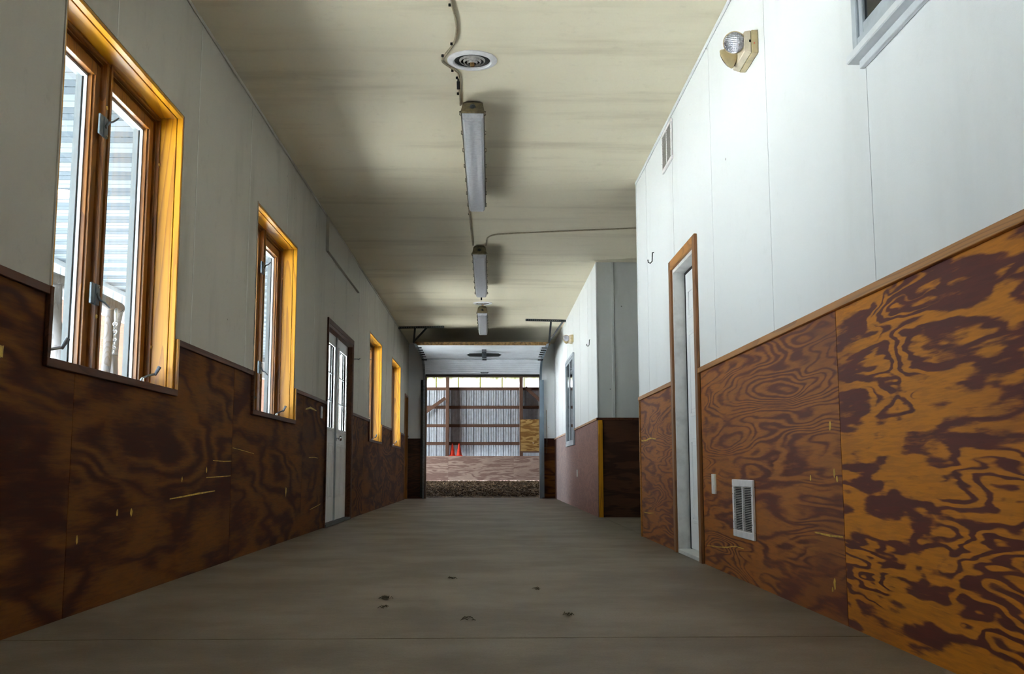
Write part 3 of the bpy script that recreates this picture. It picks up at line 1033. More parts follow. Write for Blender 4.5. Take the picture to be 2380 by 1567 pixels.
# ------------------------------------------------------------------ windows on the right
def window_right(n, y0, y1, z0, z1, label, leaves, sill):
    w = empty('window_%d' % n)
    tag(w, label, 'window', kind='structure')
    x1 = XR - .001
    f = .05
    mb = MB()
    for a, b, c, d in ((y0, y0 + f, z0, z1), (y1 - f, y1, z0, z1), (y0 + f, y1 - f, z0, z0 + f), (y0 + f, y1 - f, z1 - f, z1)):
        mb.box(x1 - .03, x1, a, b, c, d)
    mb.build('outer_frame', M_vinyl_g, w, .004)
    ed = [y0 + f + (y1 - y0 - 2 * f) * k / leaves for k in range(leaves + 1)]
    for a, b in zip(ed, ed[1:]):
        s = .042
        sb = MB()
        for q in ((a + .004, a + s, z0 + f, z1 - f), (b - s, b - .004, z0 + f, z1 - f), (a + s, b - s, z0 + f, z0 + f + s), (a + s, b - s, z1 - f - s, z1 - f)):
            sb.box(x1 - .022, x1, *q)
        so = sb.build('sash', M_vinyl_g, w, .003)
        MB().box(x1 - .012, x1, a + s, b - s, z0 + f + s, z1 - f - s).build('glass_pane', M_dglass, so)
    if sill:
        MB().box(x1 - .052, x1, y0 - .012, y1 + .012, z0 - .03, z0 + .002).build('sill', M_vinyl, w, .004)
        MB().box(x1 - .018, x1, y0, y1 - .03, z0 - .062, z0 - .031).build('apron', M_vinyl, w, .002)
    rehome(w, (XR, (y0 + y1) / 2, z0))


window_right(5, 1.6, 3.63, 2.125, 3.0, 'dark sliding window with pale frame high in the right foreground wall', 2, True)
window_right(6, 16.68, 18.36, 1.0, 2.51, 'tall narrow dark window with pale frame on the far right wall', 2, False)

# ------------------------------------------------------------------ alcove and far right wall
YA = 13.16
wa = MB().box(XR + .02, 5.2, YA + .012, YA + .18, -.05, HC + .02).build('wall_alcove', M_core)
tag(wa, 'alcove wall facing the camera, white board greyed for shade over dark plywood', 'wall', kind='structure')
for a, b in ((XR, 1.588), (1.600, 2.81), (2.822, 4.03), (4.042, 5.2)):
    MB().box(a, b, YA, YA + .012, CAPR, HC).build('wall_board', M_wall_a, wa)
for a in (1.594, 2.816, 4.036):
    MB().box(a - .018, a + .018, YA - .008, YA, CAPR, HC).build('batten', M_wall_a, wa, .003)
for a, b, c in ((XR, 3.8, .6), (3.803, 5.2, .3)):
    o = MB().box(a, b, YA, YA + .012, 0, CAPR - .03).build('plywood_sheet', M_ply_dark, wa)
    o.color = (c, .2, 0, 1)
MB().box(XR - .016, 5.2, YA - .018, YA, CAPR - .03, CAPR).build('cap_rail', M_trim_d, wa, .002)
MB().box(XR + .004, XR + .062, YA - .012, YA, 0, CAPR - .03).build('corner_strip', M_gold, wa, .002)
MB().box(XR - .005, XR + .012, YA - .006, YA + .01, CAPR, HC).build('corner_bead', M_wall, wa, .003)
we = MB().box(5.2, 5.3, 9.2, 13.4, -.05, HC + .02).build('wall_alcove_end', M_ply_dark)
tag(we, 'end wall of the side alcove, hidden round the corner', 'wall', kind='structure')
ws = MB().box(XR + .2, 5.2, 9.22, YE - .01, -.05, HC + .02).build('wall_alcove_side', M_ply_dark)
tag(ws, 'near side wall of the alcove, hidden behind the right wall', 'wall', kind='structure')

wf = MB().box(XR + .018, XR + .2, YA + .18, YF + .2, -.05, HC + .02).build('wall_right_far', M_core)
tag(wf, 'far right wall beyond the alcove, white over worn red plywood', 'wall', kind='structure')
ys = [YA, 15.85, 18.55, YF]
for i, (a, b) in enumerate(zip(ys, ys[1:])):
    sheet(wf, XR, XR + .018, a, b, 0, CAPR - .015, [(16.68, 18.36, 1.0, 2.5)], M_ply_red, (.3, .66, .9)[i], .3)
us = [YA, 14.35, 15.6, 16.9, 18.2, 19.5, 20.8, YF]
for a, b in zip(us, us[1:]):
    slab_x(MB(), XR, XR + .018, a + .001, b - .001, CAPR - .014, HC).build('wall_board', M_wall, wf)
for a in us[1:-1]:
    mb = MB()
    for c in cells(a - .004, a + .004, CAPR, HC - .02, [(16.68, 18.36, 1.0, 2.51)]):
        mb.box(XR - .002, XR, a - .006, a + .006, c[2], c[3])
    mb.build('seam_strip', M_wall, wf)
for a, b in ((YA - .016, 16.675), (18.365, YF)):
    MB().box(XR - .016, XR, a, b, CAPR - .030, CAPR).build('cap_rail', M_trim_h, wf, .002)

# ------------------------------------------------------------------ end wall with the overhead door opening
OX0, OX1, OZ = -1.385, 1.085, 2.60
HO = [(OX0, OX1, -.1, OZ)]
mb = MB()
for a, b, s, e in cells(XL - .02, XR + .02, -.05, HC + .02, HO):
    mb.box(a, b, YF + .015, YF + .2, s, e)
ww = mb.build('wall_far', M_core)
tag(ww, 'end wall around the overhead door opening, white over dark plywood', 'wall', kind='structure')
for a, b in ((XL, OX0), (OX1, XR)):
    MB().box(a, b, YF, YF + .015, CAPR, HC).build('wall_board', M_wall, ww)
    o = MB().box(a, b, YF, YF + .015, 0, CAPR).build('plywood_sheet', M_ply_dark if a < 0 else M_ply_left, ww)
    o.color = (.4 if a < 0 else .8, .35, 0, 1)
MB().box(OX0, OX1, YF, YF + .015, OZ, HC).build('header_board', M_wall, ww)
for x0, x1 in ((OX0, OX0 + .03), (OX1 - .03, OX1)):
    MB().box(x0, x1, YF - .01, YF + .22, 0, OZ).build('jamb', M_post, ww)
MB().box(OX0 + .03, OX1 - .03, YF - .01, YF + .22, OZ - .02, OZ).build('head_jamb', M_beam, ww)
wb = MB().box(XL - .2, XR + .2, YB - .15, YB, -.05, HC + .02).build('wall_rear', M_ply_dark)
tag(wb, 'plain end wall behind the camera, outside the picture', 'wall', kind='structure')

# sectional overhead door, run up on its tracks
gd = empty('overhead_door')
tag(gd, 'raised white sectional overhead door hanging under the ceiling', 'overhead door')


def section(p0, p1, x0, x1, name):
    """a ribbed door section between two (y, z) edges"""
    p0, p1 = Vector((0, *p0)), Vector((0, *p1))
    d = (p1 - p0)
    L = d.length
    d.normalize()
    nn = Vector((1, 0, 0)).cross(d)
    if nn.z > 0: nn = -nn
    mb = MB()
    k = 7
    prof = []
    for i in range(k):
        a, b = L * i / k, L * (i + 1) / k
        prof += [(a + .004, 0.0), (a + (b - a) * .12, .006), (b - (b - a) * .12, .006), (b - .004, 0)]
    prof = [(0.002, 0)] + prof + [(L - .002, 0)]
    pts = [(p0 + d * s + nn * h) for s, h in prof] + [p0 + d * (L - .002) - nn * .04, p0 + d * .002 - nn * .04]
    mb.poly([(q.y, q.z) for q in pts], 'x', x0, x1)
    o = mb.build(name, M_gdoor, gd)
    q = [p0 + d * .002 - nn * .041, p0 + d * (L - .002) - nn * .041, p0 + d * (L - .002) - nn * .046, p0 + d * .002 - nn * .046]
    MB().poly([(v.y, v.z) for v in q], 'x', x0, x1).build('light_absorbing_skin', M_skin, o)  # added dark layer, keeps the gap under the ceiling from filling with light
    return o


DX0, DX1 = -1.36, 1.045
SEC = [((19.22, 2.93), (19.86, 2.925)), ((19.86, 2.925), (20.50, 2.915)), ((20.50, 2.915), (21.14, 2.885)), ((21.20, 2.865), (21.62, 2.60))]
for a, b in SEC:
    section(a, b, DX0, DX1, 'door_section')
MB().bar((DX0 - .06, 19.19, 2.955), (DX1 + .09, 19.19, 2.955), .035, .06).build('strut', M_rust, gd, .003)
MB().bar((DX0, 21.635, 2.585), (DX1, 21.635, 2.585), .05, .035).build('bottom_seal', M_black, gd)
for yy, zz in ((19.86, 2.918), (20.5, 2.908), (20.95, 2.888), (21.17, 2.868)):
    MB().box(-.16, -.07, yy - .04, yy + .04, zz - .018, zz).build('hinge', M_dsteel, gd, .002)
mb = MB().poly([(-.46, 2.845), (-.40, 2.815), (-.16, 2.81), (-.06, 2.81), (.17, 2.815), (.23, 2.845), (.17, 2.872), (-.06, 2.878), (-.16, 2.878), (-.40, 2.872)], 'y', 20.10, 20.14)
lk = mb.build('lock_bar', M_black, gd)
MB().box(-.16, -.07, 20.08, 20.18, 2.80, 2.912).build('lock_case', M_dsteel, lk, .004)
MB().tube([(-.19, 21.55, 2.635), (-.19, 21.52, 2.62), (-.04, 21.52, 2.62), (-.04, 21.55, 2.635)], .011, 8).build('pull_handle', M_dsteel, gd, 0, True)
for s, xe in ((-1, DX0), (1, DX1)):
    for (yy, zz) in ((19.5, 2.925), (19.86, 2.92), (20.2, 2.92), (20.5, 2.91), (20.85, 2.905), (21.16, 2.87)):
        q = MB().box(xe - s * .055, xe + s * .045, yy - .025, yy + .025, zz - .024, zz - .003)
        q.bar((xe + s * .03, yy, zz - .012), (xe + s * .050, yy, zz + .000), .018, .018)
        q.build('roller', M_dsteel, gd)
rehome(gd, (0, 20.4, 2.6))


def track(s, x, label, lit):
    t = empty('door_track')
    tag(t, label, 'door track')
    xa = x + s * .055
    mat = M_track if lit else M_dsteel  # steel colour carries the light: right pale blue as lit, left dark as shaded
    path = [(xa, 21.80, 0.0), (xa, 21.80, 2.35), (xa, 21.77, 2.52), (xa, 21.66, 2.70), (xa, 21.46, 2.84), (xa, 21.2, 2.90), (xa, 20.0, 2.935), (xa, 18.95, 2.95)]
    web, lip = MB(), MB()
    for p, q in zip(path, path[1:]):
        web.bar(p, q, .004, .052, (0, -1, 0) if p[2] < 2.4 else (0, 0, 1))
        lip.bar((p[0] - s * .022, p[1] - .024 if p[2] < 2.4 else p[1], p[2] + (0 if p[2] < 2.4 else -.024)), (q[0] - s * .022, q[1] - .024 if q[2] < 2.4 else q[1], q[2] + (0 if q[2] < 2.4 else -.024)), .044, .004, (0, -1, 0) if p[2] < 2.4 else (0, 0, 1))
    web.build('track_web', mat, t)
    lip.build('track_lip', M_track if lit else M_steel, t)
    MB().box(xa - .004, xa + s * .05, 21.83, 21.895, .02, 2.5).build('wall_angle', mat, t)
    # hanger of punched angle
    yc = 19.05 if s < 0 else 18.35
    yh = 18.95
    xi, xo2 = (xa + .55, XL + .01) if s < 0 else (xa - .46, XR - .01)
    sl = .28 * s
    h = MB().bar((xi, yc + (.22 if s < 0 else .0) - .1, HC - .02), (xo2, yc + (.22 if s < 0 else 0) + .02, HC - .02), .03, .04)
    ho = h.build('hanger_bar', M_dsteel, t)
    n = 20
    hl = MB()
    for k in range(n):
        f = (k + .5) / n
        px = xi + (xo2 - xi) * f
        py = yc + (.22 if s < 0 else 0) - .1 + .12 * f - .0165
        hl.box(px - .007, px + .007, py - .002, py + .002, HC - .026, HC - .014)
    hl.build('punched_holes', M_steel, ho)['kind'] = 'stuff'
    yt = yc + (.18 if s < 0 else -.02)
    v = MB().bar((xa, yt, HC - .03), (xa, yh, 2.94), .036, .006, (0, -1, .3)).build('hanger_strap', M_dsteel, t)
    MB().bar((xa - s * .22 * (-1 if s > 0 else 1), yt, HC - .03), (xa, yh, 2.96), .036, .006, (0, -1, .3)).build('diagonal_strap', M_dsteel, t)
    rehome(t, (xa, 21.8, 0))


track(-1, DX0, 'overhead door track, coloured dark for shade, and hanger on the left side', False)
track(1, DX1, 'overhead door track, coloured blue-grey for arena light, and hanger on the right side', True)

cdn = MB().tube([(1.20, YF - .012, 1.86), (1.205, YF - .015, 1.5), (1.215, YF - .014, 1.2), (1.2, YF - .016, .95)], .006, 6).build('pull_cord', M_cable, None, 0, True)
tag(cdn, 'thin cord hanging on the end wall beside the right door track', 'cord')

# ------------------------------------------------------------------ ceiling fixtures
CX = -.128


def fixture(y0, L, label, wires):
    f = empty('light_fixture')
    tag(f, label, 'light fixture', 'enclosed tube lights down the ceiling')
    zr = 3.165
    # housing: trapezoid section, ends raked
    def ring(y, w, z): return [(CX - w / 2, y, z), (CX + w / 2, y, z)]
    mb = MB()
    A = ring(y0 + .13, .105, HC - .001) + ring(y0 + .06, .145, HC - .035) + ring(y0, .172, zr)
    B = ring(y0 + L - .13, .105, HC - .001) + ring(y0 + L - .06, .145, HC - .035) + ring(y0 + L, .172, zr)
    va = [mb.bm.verts.new(p) for p in A]
    vb = [mb.bm.verts.new(p) for p in B]
    fc = lambda *q: mb.bm.faces.new(q)
    for i in (0, 2):
        fc(va[i], va[i + 1], va[i + 3], va[i + 2])
        fc(vb[i], vb[i + 2], vb[i + 3], vb[i + 1])
        fc(va[i], va[i + 2], vb[i + 2], vb[i])
        fc(va[i + 1], vb[i + 1], vb[i + 3], va[i + 3])
    fc(va[0], vb[0], vb[1], va[1])
    fc(va[4], va[5], vb[5], vb[4])
    ho = mb.build('housing', M_house, f)
    MB().lathe([(0, .012), (.012, .010), (.014, .004), (.022, .002), (.022, 0)], (CX, y0 + .026, zr + .045), (0, -1, -.6), 18).build('conduit_plug', M_dsteel, ho, 0, True)
    rim = MB()
    r0, r1 = .088, .081
    rim.box(CX - r0, CX - r1, y0 - .006, y0 + L + .006, zr - .012, zr + .002).box(CX + r1, CX + r0, y0 - .006, y0 + L + .006, zr - .012, zr + .002)
    rim.box(CX - r1, CX + r1, y0 - .006, y0 + .002, zr - .012, zr + .002).box(CX - r1, CX + r1, y0 + L - .002, y0 + L + .006, zr - .012, zr + .002)
    rim.build('gasket_rim', M_house, f, .002)
    # lens tray: open above
    ln = MB()
    T = [(CX - .080, y0 + .004, zr - .002), (CX + .080, y0 + .004, zr - .002), (CX + .080, y0 + L - .004, zr - .002), (CX - .080, y0 + L - .004, zr - .002)]
    U = [(CX - .074, y0 + .008, zr - .045), (CX + .074, y0 + .008, zr - .045), (CX + .074, y0 + L - .008, zr - .045), (CX - .074, y0 + L - .008, zr - .045)]
    V = [(CX - .060, y0 + .02, zr - .064), (CX + .060, y0 + .02, zr - .064), (CX + .060, y0 + L - .02, zr - .064), (CX - .060, y0 + L - .02, zr - .064)]
    R = [[ln.bm.verts.new(p) for p in q] for q in (T, U, V)]
    for P, Q in zip(R, R[1:]):
        for k in range(4):
            ln.bm.faces.new((P[k], P[(k + 1) % 4], Q[(k + 1) % 4], Q[k]))
    ln.bm.faces.new(R[2])
    ln.build('diffuser', M_lens, f)
    MB().box(CX - .078, CX + .078, y0 + .012, y0 + L - .012, zr - .004, zr - .001).build('reflector_pan', M_vinyl, f)
    for dx in (-.036, .036):
        MB().tube([(CX + dx, y0 + .10, zr - .022), (CX + dx, y0 + L - .10, zr - .022)], .013, 10).build('tube_lamp', M_plastic, f, 0, True)
        for yy in (y0 + .075, y0 + L - .075):
            MB().box(CX + dx - .018, CX + dx + .018, yy - .02, yy + .02, zr - .04, zr - .002).build('lamp_holder', M_vinyl, f, .006)
    for k in range(7):
        yy = y0 + .03 + (L - .06) * k / 6
        for s in (-1, 1):
            MB().tube([(CX + s * .082, yy, zr - .02), (CX + s * .094, yy, zr - .012), (CX + s * .094, yy, zr + .012), (CX + s * .082, yy + .004, zr + .016)], .004, 6).build('clip', M_house, f, 0, True)
    if wires:
        for s in (-1, 1):
            MB().tube([(CX + s * .085, y0 + L - .01, zr + .02), (CX + s * .10, y0 + L + .25, zr + .04), (CX + s * .06, y0 + L + .5, HC - .012), (CX + s * .01, y0 + L + .55, HC - .01)], .004, 6).build('loose_wire', M_cable, f, 0, True)
    rehome(f, (CX, y0, HC))


fixture(7.15, 2.66, 'nearest and longest tube light with cloudy cover on the ceiling', False)
fixture(12.05, 2.80, 'middle tube light on the ceiling where the side cable joins', True)
fixture(16.70, 2.40, 'farthest tube light on the ceiling, next to the raised overhead door', False)


def diffuser(y, r, label):
    d = empty('air_diffuser')
    tag(d, label, 'air vent', 'round ceiling air diffusers')
    z = HC
    k = r / .165
    MB().lathe([(.165 * k, 0), (.165 * k, -.006), (.150 * k, -.014), (.128 * k, -.016), (.120 * k, -.010), (.120 * k, 0)], (CX + .008, y, z), (0, 0, 1), 48).build('flange', M_enamel, d, 0, True)
    MB().lathe([(.119 * k, .001), (0, .001)], (CX + .008, y, z - .003), (0, 0, 1), 32).build('duct_opening', M_dark, d)
    for a, b, h in ((.086, .079, -.014), (.060, .054, -.020), (.036, .030, -.026)):
        MB().lathe([(a * k, h + .014), (a * k, h + .010), (b * k, h), ((b - .003) * k, h), ((a - .004) * k, h + .013)], (CX + .008, y, z), (0, 0, 1), 40, True).build('cone_ring', M_aged, d, 0, True)
    MB().lathe([(0, -.047), (.012 * k, -.045), (.017 * k, -.036), (.012 * k, -.004)], (CX + .008, y, z), (0, 0, 1), 20).build('centre_knob', M_rust, d, 0, True)
    rehome(d, (CX, y, z))


diffuser(6.51, .165, 'large round white ceiling air diffuser nearest the camera')
diffuser(16.50, .155, 'small distant round ceiling air diffuser before the farthest tube light')


def smooth_path(p, n=5):
    out = []
    for i in range(len(p) - 1):
        a, b, c, d = [Vector(p[max(0, min(len(p) - 1, i + k))]) for k in (-1, 0, 1, 2)]
        for j in range(n):
            t = j / n
            out.append(.5 * ((2 * b) + (c - a) * t + (2 * a - 5 * b + 4 * c - d) * t * t + (3 * b - a - 3 * c + d) * t ** 3))
    out.append(Vector(p[-1]))
    return out


zc = HC - .009


def cable(pts, label, staples):
    c = empty('ceiling_cable')
    tag(c, label, 'cable')
    MB().tube(smooth_path([(x, y, zc) for x, y in pts]), .0075, 8).build('sheath', M_cable, c, 0, True)
    for (x, y) in staples:
        MB().box(x - .010, x + .006, y - .004, y + .004, HC - .018, HC).build('staple', M_black, c, .002)
    rehome(c, (pts[0][0], pts[0][1], HC))


cable([(-.24, 3.4), (-.235, 4.6), (-.23, 5.40), (-.222, 5.69), (-.208, 5.86), (-.208, 6.04), (-.232, 6.22), (-.295, 6.41), (-.315, 6.52), (-.24, 6.66), (-.217, 6.75), (-.217, 6.95), (-.222, 7.33)],
      'painted cable looping round the nearest round air diffuser', [(-.235, 5.68), (-.245, 6.23), (-.31, 6.42), (-.255, 6.67), (-.228, 6.80), (-.23, 7.10)])
cable([(-.22, 9.9), (-.22, 10.6), (-.215, 11.4), (-.21, 12.12)], 'straight cable joining the nearest and middle tube lights', [(-.222, 10.6)])
cable([(-.05, 12.12), (-.042, 11.9), (-.03, 11.72), (.04, 11.58), (.2, 11.51), (.7, 11.40), (1.3, 11.28), (2.2, 11.1), (3.4, 10.9)],
      'cable branching from the middle tube light towards the alcove', [(-.04, 11.86)])

hg = MB().tube([(-.222, 6.80, HC), (-.222, 6.80, HC - .02), (-.222, 6.81, HC - .032)], .006, 8).build('ceiling_stub', M_black, None, 0, True)
tag(hg, 'short black plug hanging by the cable between diffuser and nearest light', 'hook')
bm_ = MB().tube([(-.222, 6.81, HC - .03), (-.221, 6.84, HC - .075)], .011, 10).build('plug_end', M_black, hg, 0, True)
h2 = MB().tube([(-.135, 15.75, HC), (-.135, 15.75, HC - .05), (-.135, 15.75, HC - .075)], .012, 8).build('ceiling_stub', M_black, None, 0, True)
tag(h2, 'tiny black ceiling hook behind the middle tube light', 'hook')
MB().box(-.175, -.095, 15.74, 15.76, HC - .012, HC).build('base_plate', M_black, h2)

# ------------------------------------------------------------------ bits on the floor
def wisp(x, y, n, r, label):
    mb = MB()
    for k in range(n):
        a = random.uniform(0, 2 * PI)
        l = random.uniform(.35, 1.0) * r
        cx, cy2 = x + random.gauss(0, r * .35), y + random.gauss(0, r * .8)
        p = [(cx, cy2, .003), (cx + math.cos(a) * l * .5, cy2 + math.sin(a) * l * .5, .003 + random.uniform(.002, .012)), (cx + math.cos(a + .5) * l, cy2 + math.sin(a + .5) * l, .003)]
        mb.tube(p, .0012, 4)
    o = mb.build('straw_wisp', M_straw)
    tag(o, label, 'straw', 'wisps of straw on the floor', 'stuff')


wisp(-.49, 4.95, 26, .024, 'largest dark tuft of straw on the concrete floor')
wisp(-.47, 4.62, 10, .022, 'smaller straw tuft just in front of the largest tuft')
wisp(.33, 4.36, 14, .024, 'straw tuft right of centre on the near floor')
wisp(-.21, 5.84, 12, .03, 'thin scatter of straw mid-floor, left of centre')
wisp(.24, 5.3, 10, .03, 'thin straw scatter mid-floor, right of centre')
wisp(-.10, 4.24, 8, .035, 'few straw stalks near the floor joint')

# ------------------------------------------------------------------ riding arena beyond the door
AY = 38.0
af = bpy.data.meshes.new('arena_footing')
vv, ff = [], []
nx, ny = 60, 70
for j in range(ny + 1):
    for i in range(nx + 1):
        x = -9 + 18 * i / nx
        y = 22.3 + (AY - .37 - 22.3) * j / ny
        t = (y - 22.3) / (AY - 22.3)
        z = -.01 + .21 * t ** 1.3 + random.uniform(-.012, .012) * min(1, t * 6)
        vv.append((x, y, z))
for j in range(ny):
    for i in range(nx):
        k = j * (nx + 1) + i
        ff.append((k, k + 1, k + nx + 2, k + nx + 1))
af.from_pydata(vv, [], ff)
af.materials.append(M_foot)
foot = bpy.data.objects.new('arena_footing', af)
COL.objects.link(foot)
tag(foot, 'loose brown arena footing beyond the doorway', 'ground', kind='stuff')
cl = MB()
for k in range(4200):
    x = random.uniform(-2.4, 2.1)
    y = 23.6 + 14.0 * random.random() ** 1.2
    t = (y - 22.3) / (AY - 22.3)
    z = -.005 + .21 * t ** 1.3
    s = random.uniform(.009, .024)
    m = Matrix.Translation((x, y, z)) @ Matrix.Rotation(random.uniform(0, PI), 4, 'Z') @ Matrix.Rotation(random.uniform(-.7, .7), 4, 'X')
    cl.box(-s, s, -s * .7, s * .7, 0, s * .8, m)
cl.build('footing_clods', M_foot, foot)['kind'] = 'stuff'

aw = empty('wall_arena')
tag(aw, 'far arena wall of ribbed pale metal with timber girts and posts', 'wall', kind='structure')
ym = AY + .04
P = .2735
prof = []
for k in range(3):
    b = k * P
    prof += [(b, .045), (b + .016, .045), (b + .018, 0), (b + .085, 0), (b + .094, .012), (b + .112, .012), (b + .121, 0), (b + .175, 0), (b + .184, .012), (b + .202, .012), (b + .211, 0), (b + .256, 0), (b + .258, .045)]
prof.append((3 * P, .045))
mb = MB()
mb.poly([(x, y) for x, y in prof] + [(3 * P, .06), (0, .06)], 'z', -0.1, 3.60)
x0 = -4.15
first = mb.build('metal_panel', M_metal, aw)
first.location = (x0, ym, 0)
for k in range(1, 10):
    c = first.copy()
    COL.objects.link(c)
    c.location = (x0 + k * 3 * P, ym, 0)
    c.parent = aw
MB().box(x0 + 30 * P, 9.2, ym, ym + .05, -.1, 3.6).build('plain_siding', M_metal, aw)
MB().box(-9.2, x0, ym, ym + .05, -.1, 3.6).build('plain_siding', M_metal, aw)
for z in (1.56, 2.215, 2.895, 3.58):
    MB().box(-9, 9, AY - .0, AY + .038, z - .055, z + .055).build('girt', M_beam, aw)
for xa, xb in ((-1.62, -1.40), (1.09, 1.30), (-4.3, -4.1), (3.8, 4.0), (-7, -6.8), (6.5, 6.7)):
    MB().box(xa, xa + .12, AY - .32, AY + .0, .2, 4.5).build('post', M_post, aw, .004)
# knee braces
MB().bar((-1.64, AY - .2, 3.22), (-2.75, AY - .2, 2.42), .05, .12).build('brace', M_beam, aw)
MB().bar((1.30, AY - .2, 3.62), (2.5, AY - .2, 2.55), .05, .12).build('brace', M_beam, aw)
MB().box(-9, 9, AY - .02, AY + .036, 4.35, 4.6).build('eave_beam', M_beam, aw)
# yellowed light strip
for k in range(-7, 8):
    xa = -.36 + k * .815
    MB().box(xa + .03, xa + .785, ym, ym + .004, 3.63, 4.42).build('light_panel', M_trans, aw)
    MB().box(xa - .026, xa + .026, ym - .016, ym + .02, 3.63, 4.42).build('panel_rib', M_trib, aw)

kb = aw
for a, b, q in ((-4.1, -1.52, .2), (-1.51, .862, .45), (.87, 3.3, .72)):
    o = MB().box(a, b + .008, AY - .36, AY - .34, .06, 1.10).build('kickboard', M_ply_raw, kb)
    o.color = (q, .22, 0, 1)
MB().box(-4.1, 3.3, AY - .34, AY - .02, 1.06, 1.10).build('top_ledge', M_ply_raw, kb)
for a, b in ((-9, -4.1), (3.3, 9)):
    MB().box(a, b, AY - .36, AY - .34, .06, 1.10).build('kickboard', M_ply_raw, kb)

pb = empty('hatch_board')
tag(pb, 'yellowish plywood hatch board fixed between arena posts above the kickboard', 'board')
o = MB().box(1.12, 2.2, AY - .36, AY - .34, 1.27, 2.43).build('panel', M_ply_gold, pb)
o.color = (.35, .1, 0, 1)
MB().box(1.12, 2.2, AY - .37, AY - .30, 1.22, 1.27).build('lower_rail', M_beam, pb)
MB().box(1.12, 2.2, AY - .34, AY - .30, 2.39, 2.43).build('upper_rail', M_beam, pb)
MB().lathe([(0, .02), (.014, .016), (.018, 0)], (1.58, AY - .36, 1.57), (0, -1, 0), 12).build('pull_knob', M_enamel, pb)
rehome(pb, (1.66, AY - .35, 1.22))


def cone(x, label):
    c = empty('traffic_cone')
    tag(c, label, 'traffic cone', 'red cones on the kickboard ledge')
    MB().lathe([(.11, 0), (.095, .04), (.022, .43), (.016, .44), (0, .44)], (x, AY - .20, 1.115), (0, 0, 1), 24).build('cone_body', M_cone, c, 0, True)
    MB().poly([(x - .13, AY - .33), (x + .13, AY - .33), (x + .13, AY - .07), (x - .13, AY - .07)], 'z', 1.10, 1.116).build('cone_foot', M_cone, c)
    rehome(c, (x, AY - .2, 1.1))


cone(-1.37, 'left one of two red traffic cones, beside the timber post')
cone(-1.12, 'right one of two red traffic cones, farther from the timber post')

ar = MB().poly([(22.1, 4.5), (30.2, 5.6), (AY + .4, 4.5), (AY + .4, 4.6), (30.2, 5.7), (22.1, 4.6)], 'x', -9.2, 9.2).build('roof_arena', M_beam)
tag(ar, 'gabled arena roof, hidden above the doorway', 'roof', kind='structure')
an = MB()
for a, b, s, e in cells(-9.2, 9.2, -.05, 4.55, [(OX0, OX1, -.1, OZ), (-1.94, 1.58, OZ, HC)]):
    an.box(a, b, 22.1, 22.25, s, e)
an = an.build('wall_arena_near', M_ply_dark)
tag(an, 'near arena wall around the doorway, hidden from the corridor', 'wall', kind='structure')
ai = slab_x(MB(), -9.3, -9.2, 22.1, AY + .1, -.05, 5.7, [(30.2, 36.8, -.1, 3.6)]).build('wall_arena_entry', M_ply_dark)
tag(ai, 'left end wall of the arena with its wide open doorway, out of sight', 'wall', kind='structure')
ae = MB().box(9.2, 9.3, 22.1, AY + .1, -.05, 5.0).build('wall_arena_end', M_ply_dark)
tag(ae, 'closed right end wall of the arena, out of sight', 'wall', kind='structure')
sl = MB().box(OX0 + .03, OX1 - .03, 22.25, 22.55, -.06, .0).build('door_sill', M_conc)
tag(sl, 'concrete sill at the arena doorway', 'sill', kind='structure')

# ------------------------------------------------------------------ covered porch outside the left windows
XP = -4.47
pr = MB().box(XP - .2, XL - .24, -4, 22, 2.80, 2.9).build('roof_porch', M_core)
tag(pr, 'covered porch ceiling seen through the left windows', 'roof', kind='structure')
PW = .445


def soffit_panel():
    mb = MB()
    q = PW / 4
    x0, x1 = XP, XL - .25
    for k in range(4):
        if k >= 2:
            mb.box(x0, x1, k * q + .006, (k + 1) * q - .006, 2.752, 2.79)
        mb.box(x0, x1, k * q - .006, k * q + .006, 2.762, 2.79)
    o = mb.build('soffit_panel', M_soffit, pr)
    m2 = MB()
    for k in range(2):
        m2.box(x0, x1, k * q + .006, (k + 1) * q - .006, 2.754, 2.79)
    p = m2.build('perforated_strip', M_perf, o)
    return o


sp = soffit_panel()
sp.location.y = 5.08 - 10 * PW
for k in range(1, 47):
    c = copy_tree(sp, pr)
    c.location.y = 5.08 + (k - 10) * PW
fb = MB().box(XP - .06, XP, -4, 22, 2.40, 2.82).build('fascia', M_vinyl, pr)
MB().box(XP, XP + .03, -4, 22, 2.70, 2.752).build('edge_moulding', M_vinyl_g, pr)
for k in range(60):
    MB().box(XP, XP + .008, -2 + k * .3, -2 + k * .3 + .012, 2.40, 2.70).build('siding_joint', M_vinyl_g, pr)
rl = empty('recessed_light')
tag(rl, 'round recessed light in the porch ceiling, through the nearest window', 'light')
MB().lathe([(.105, 0), (.105, -.010), (.085, -.016), (.072, -.006), (.072, .0)], (-3.32, 7.88, 2.752), (0, 0, 1), 32).build('trim_ring', M_enamel, rl, 0, True)
MB().lathe([(.072, -.002), (.05, .0), (0, .001)], (-3.32, 7.88, 2.750), (0, 0, 1), 24).build('reflector', M_grey, rl, 0, True)
rehome(rl, (-3.32, 7.88, 2.75))

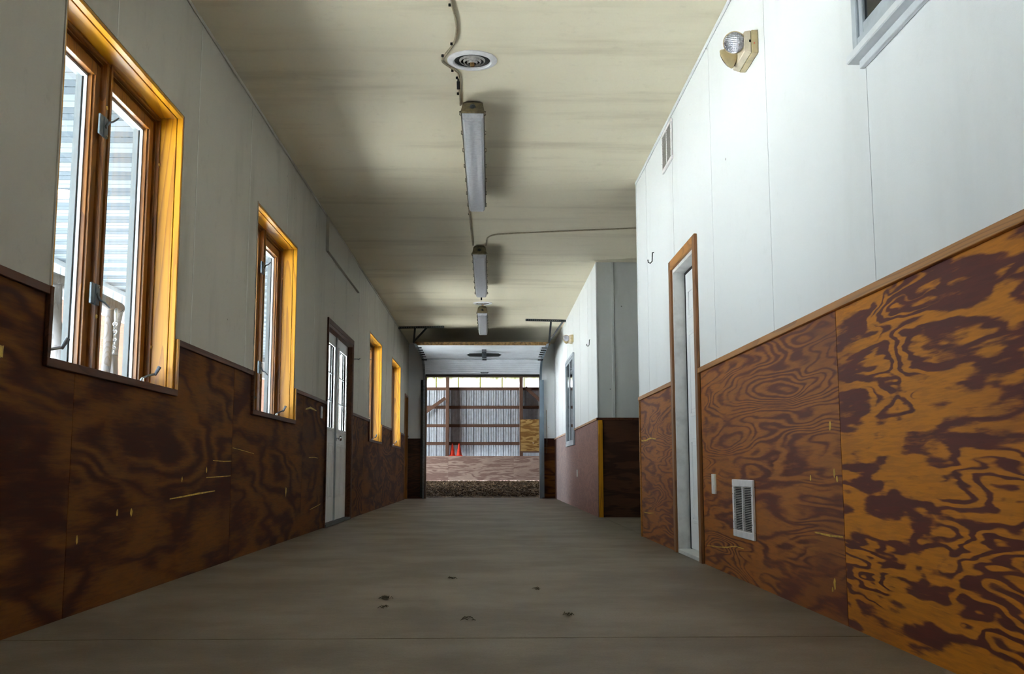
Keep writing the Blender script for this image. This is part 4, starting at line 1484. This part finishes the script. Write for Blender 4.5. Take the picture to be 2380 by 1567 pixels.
gp = MB().box(-60, XL - .25, -50, 90, -.3, -.08).build('ground_yard', M_gravel)
tag(gp, 'pale gravel yard outside the left windows', 'ground', kind='structure')
ps = MB().box(XP - .3, XL - .26, -4, 21.95, -.08, -.02).build('patio_slab', M_conc_out)
tag(ps, 'pale porch slab below the left windows', 'patio', kind='structure')
for i, y in enumerate((-3.0, 21.7)):
    p = MB().box(XP - .05, XP + .09, y, y + .14, -.02, 2.75).build('porch_post', M_vinyl)
    tag(p, ('porch post at the near porch end, out of sight', 'porch post at the far porch end, out of sight')[i], 'post')

ls = empty('log_swing')
tag(ls, 'weathered log swing frame with chain on the porch, through the nearest window', 'swing')
XS = -3.1
MB().tube([(XS, 6.75, 1.93), (XS + .02, 7.6, 1.95), (XS, 8.55, 1.94)], .05, 12, .05).build('top_log', M_log, ls, 0, True)
MB().tube([(XS, 8.50, 1.94), (XS - .10, 8.72, 1.80), (XS - .2, 8.98, 1.45), (XS - .3, 9.15, .7), (XS - .33, 9.2, -.02)], .055, 10, .045).build('leg', M_log, ls, 0, True)
MB().tube([(XS, 8.35, 1.90), (XS + .06, 8.18, 1.55), (XS + .1, 8.0, .9), (XS + .12, 7.9, -.02)], .035, 10, .035).build('leg', M_log, ls, 0, True)
MB().tube([(XS, 7.28, 1.98), (XS, 7.30, 1.62), (XS, 7.48, 1.36), (XS + .02, 7.6, .6), (XS + .03, 7.66, -.02)], .05, 10, .055).build('leg', M_log, ls, 0, True)
MB().tube([(XS, 7.34, 1.60), (XS, 7.16, 1.80), (XS, 6.95, 1.9)], .05, 10, .05).build('brace', M_log, ls, 0, True)
MB().lathe([(.05 + .012 * math.cos(2 * PI * k / 8), .012 * math.sin(2 * PI * k / 8)) for k in range(8)], (XS + .08, 8.27, 1.84), (1, .3, 0), 20, True).build('ring_bolt', M_steel, ls, 0, True)
for k in range(8):
    z = 1.77 - k * .032
    MB().lathe([(.018 + .005 * math.cos(2 * PI * q / 6), .005 * math.sin(2 * PI * q / 6)) for q in range(6)], (XS + .08, 8.262 - k * .002, z), (1, 0, 0) if k % 2 else (0, 1, 0), 10, True).build('chain_link', M_steel, ls)
MB().bar((XS + .08, 8.25, 1.52), (XS + .08, 8.34, .75), .09, .05, (1, 0, 0)).build('swing_arm', M_log, ls, .008)
MB().box(XS - .1, XS + .45, 7.5, 8.4, .70, .75).build('swing_seat', M_log, ls, .01)
rehome(ls, (XS, 7.9, -.02))
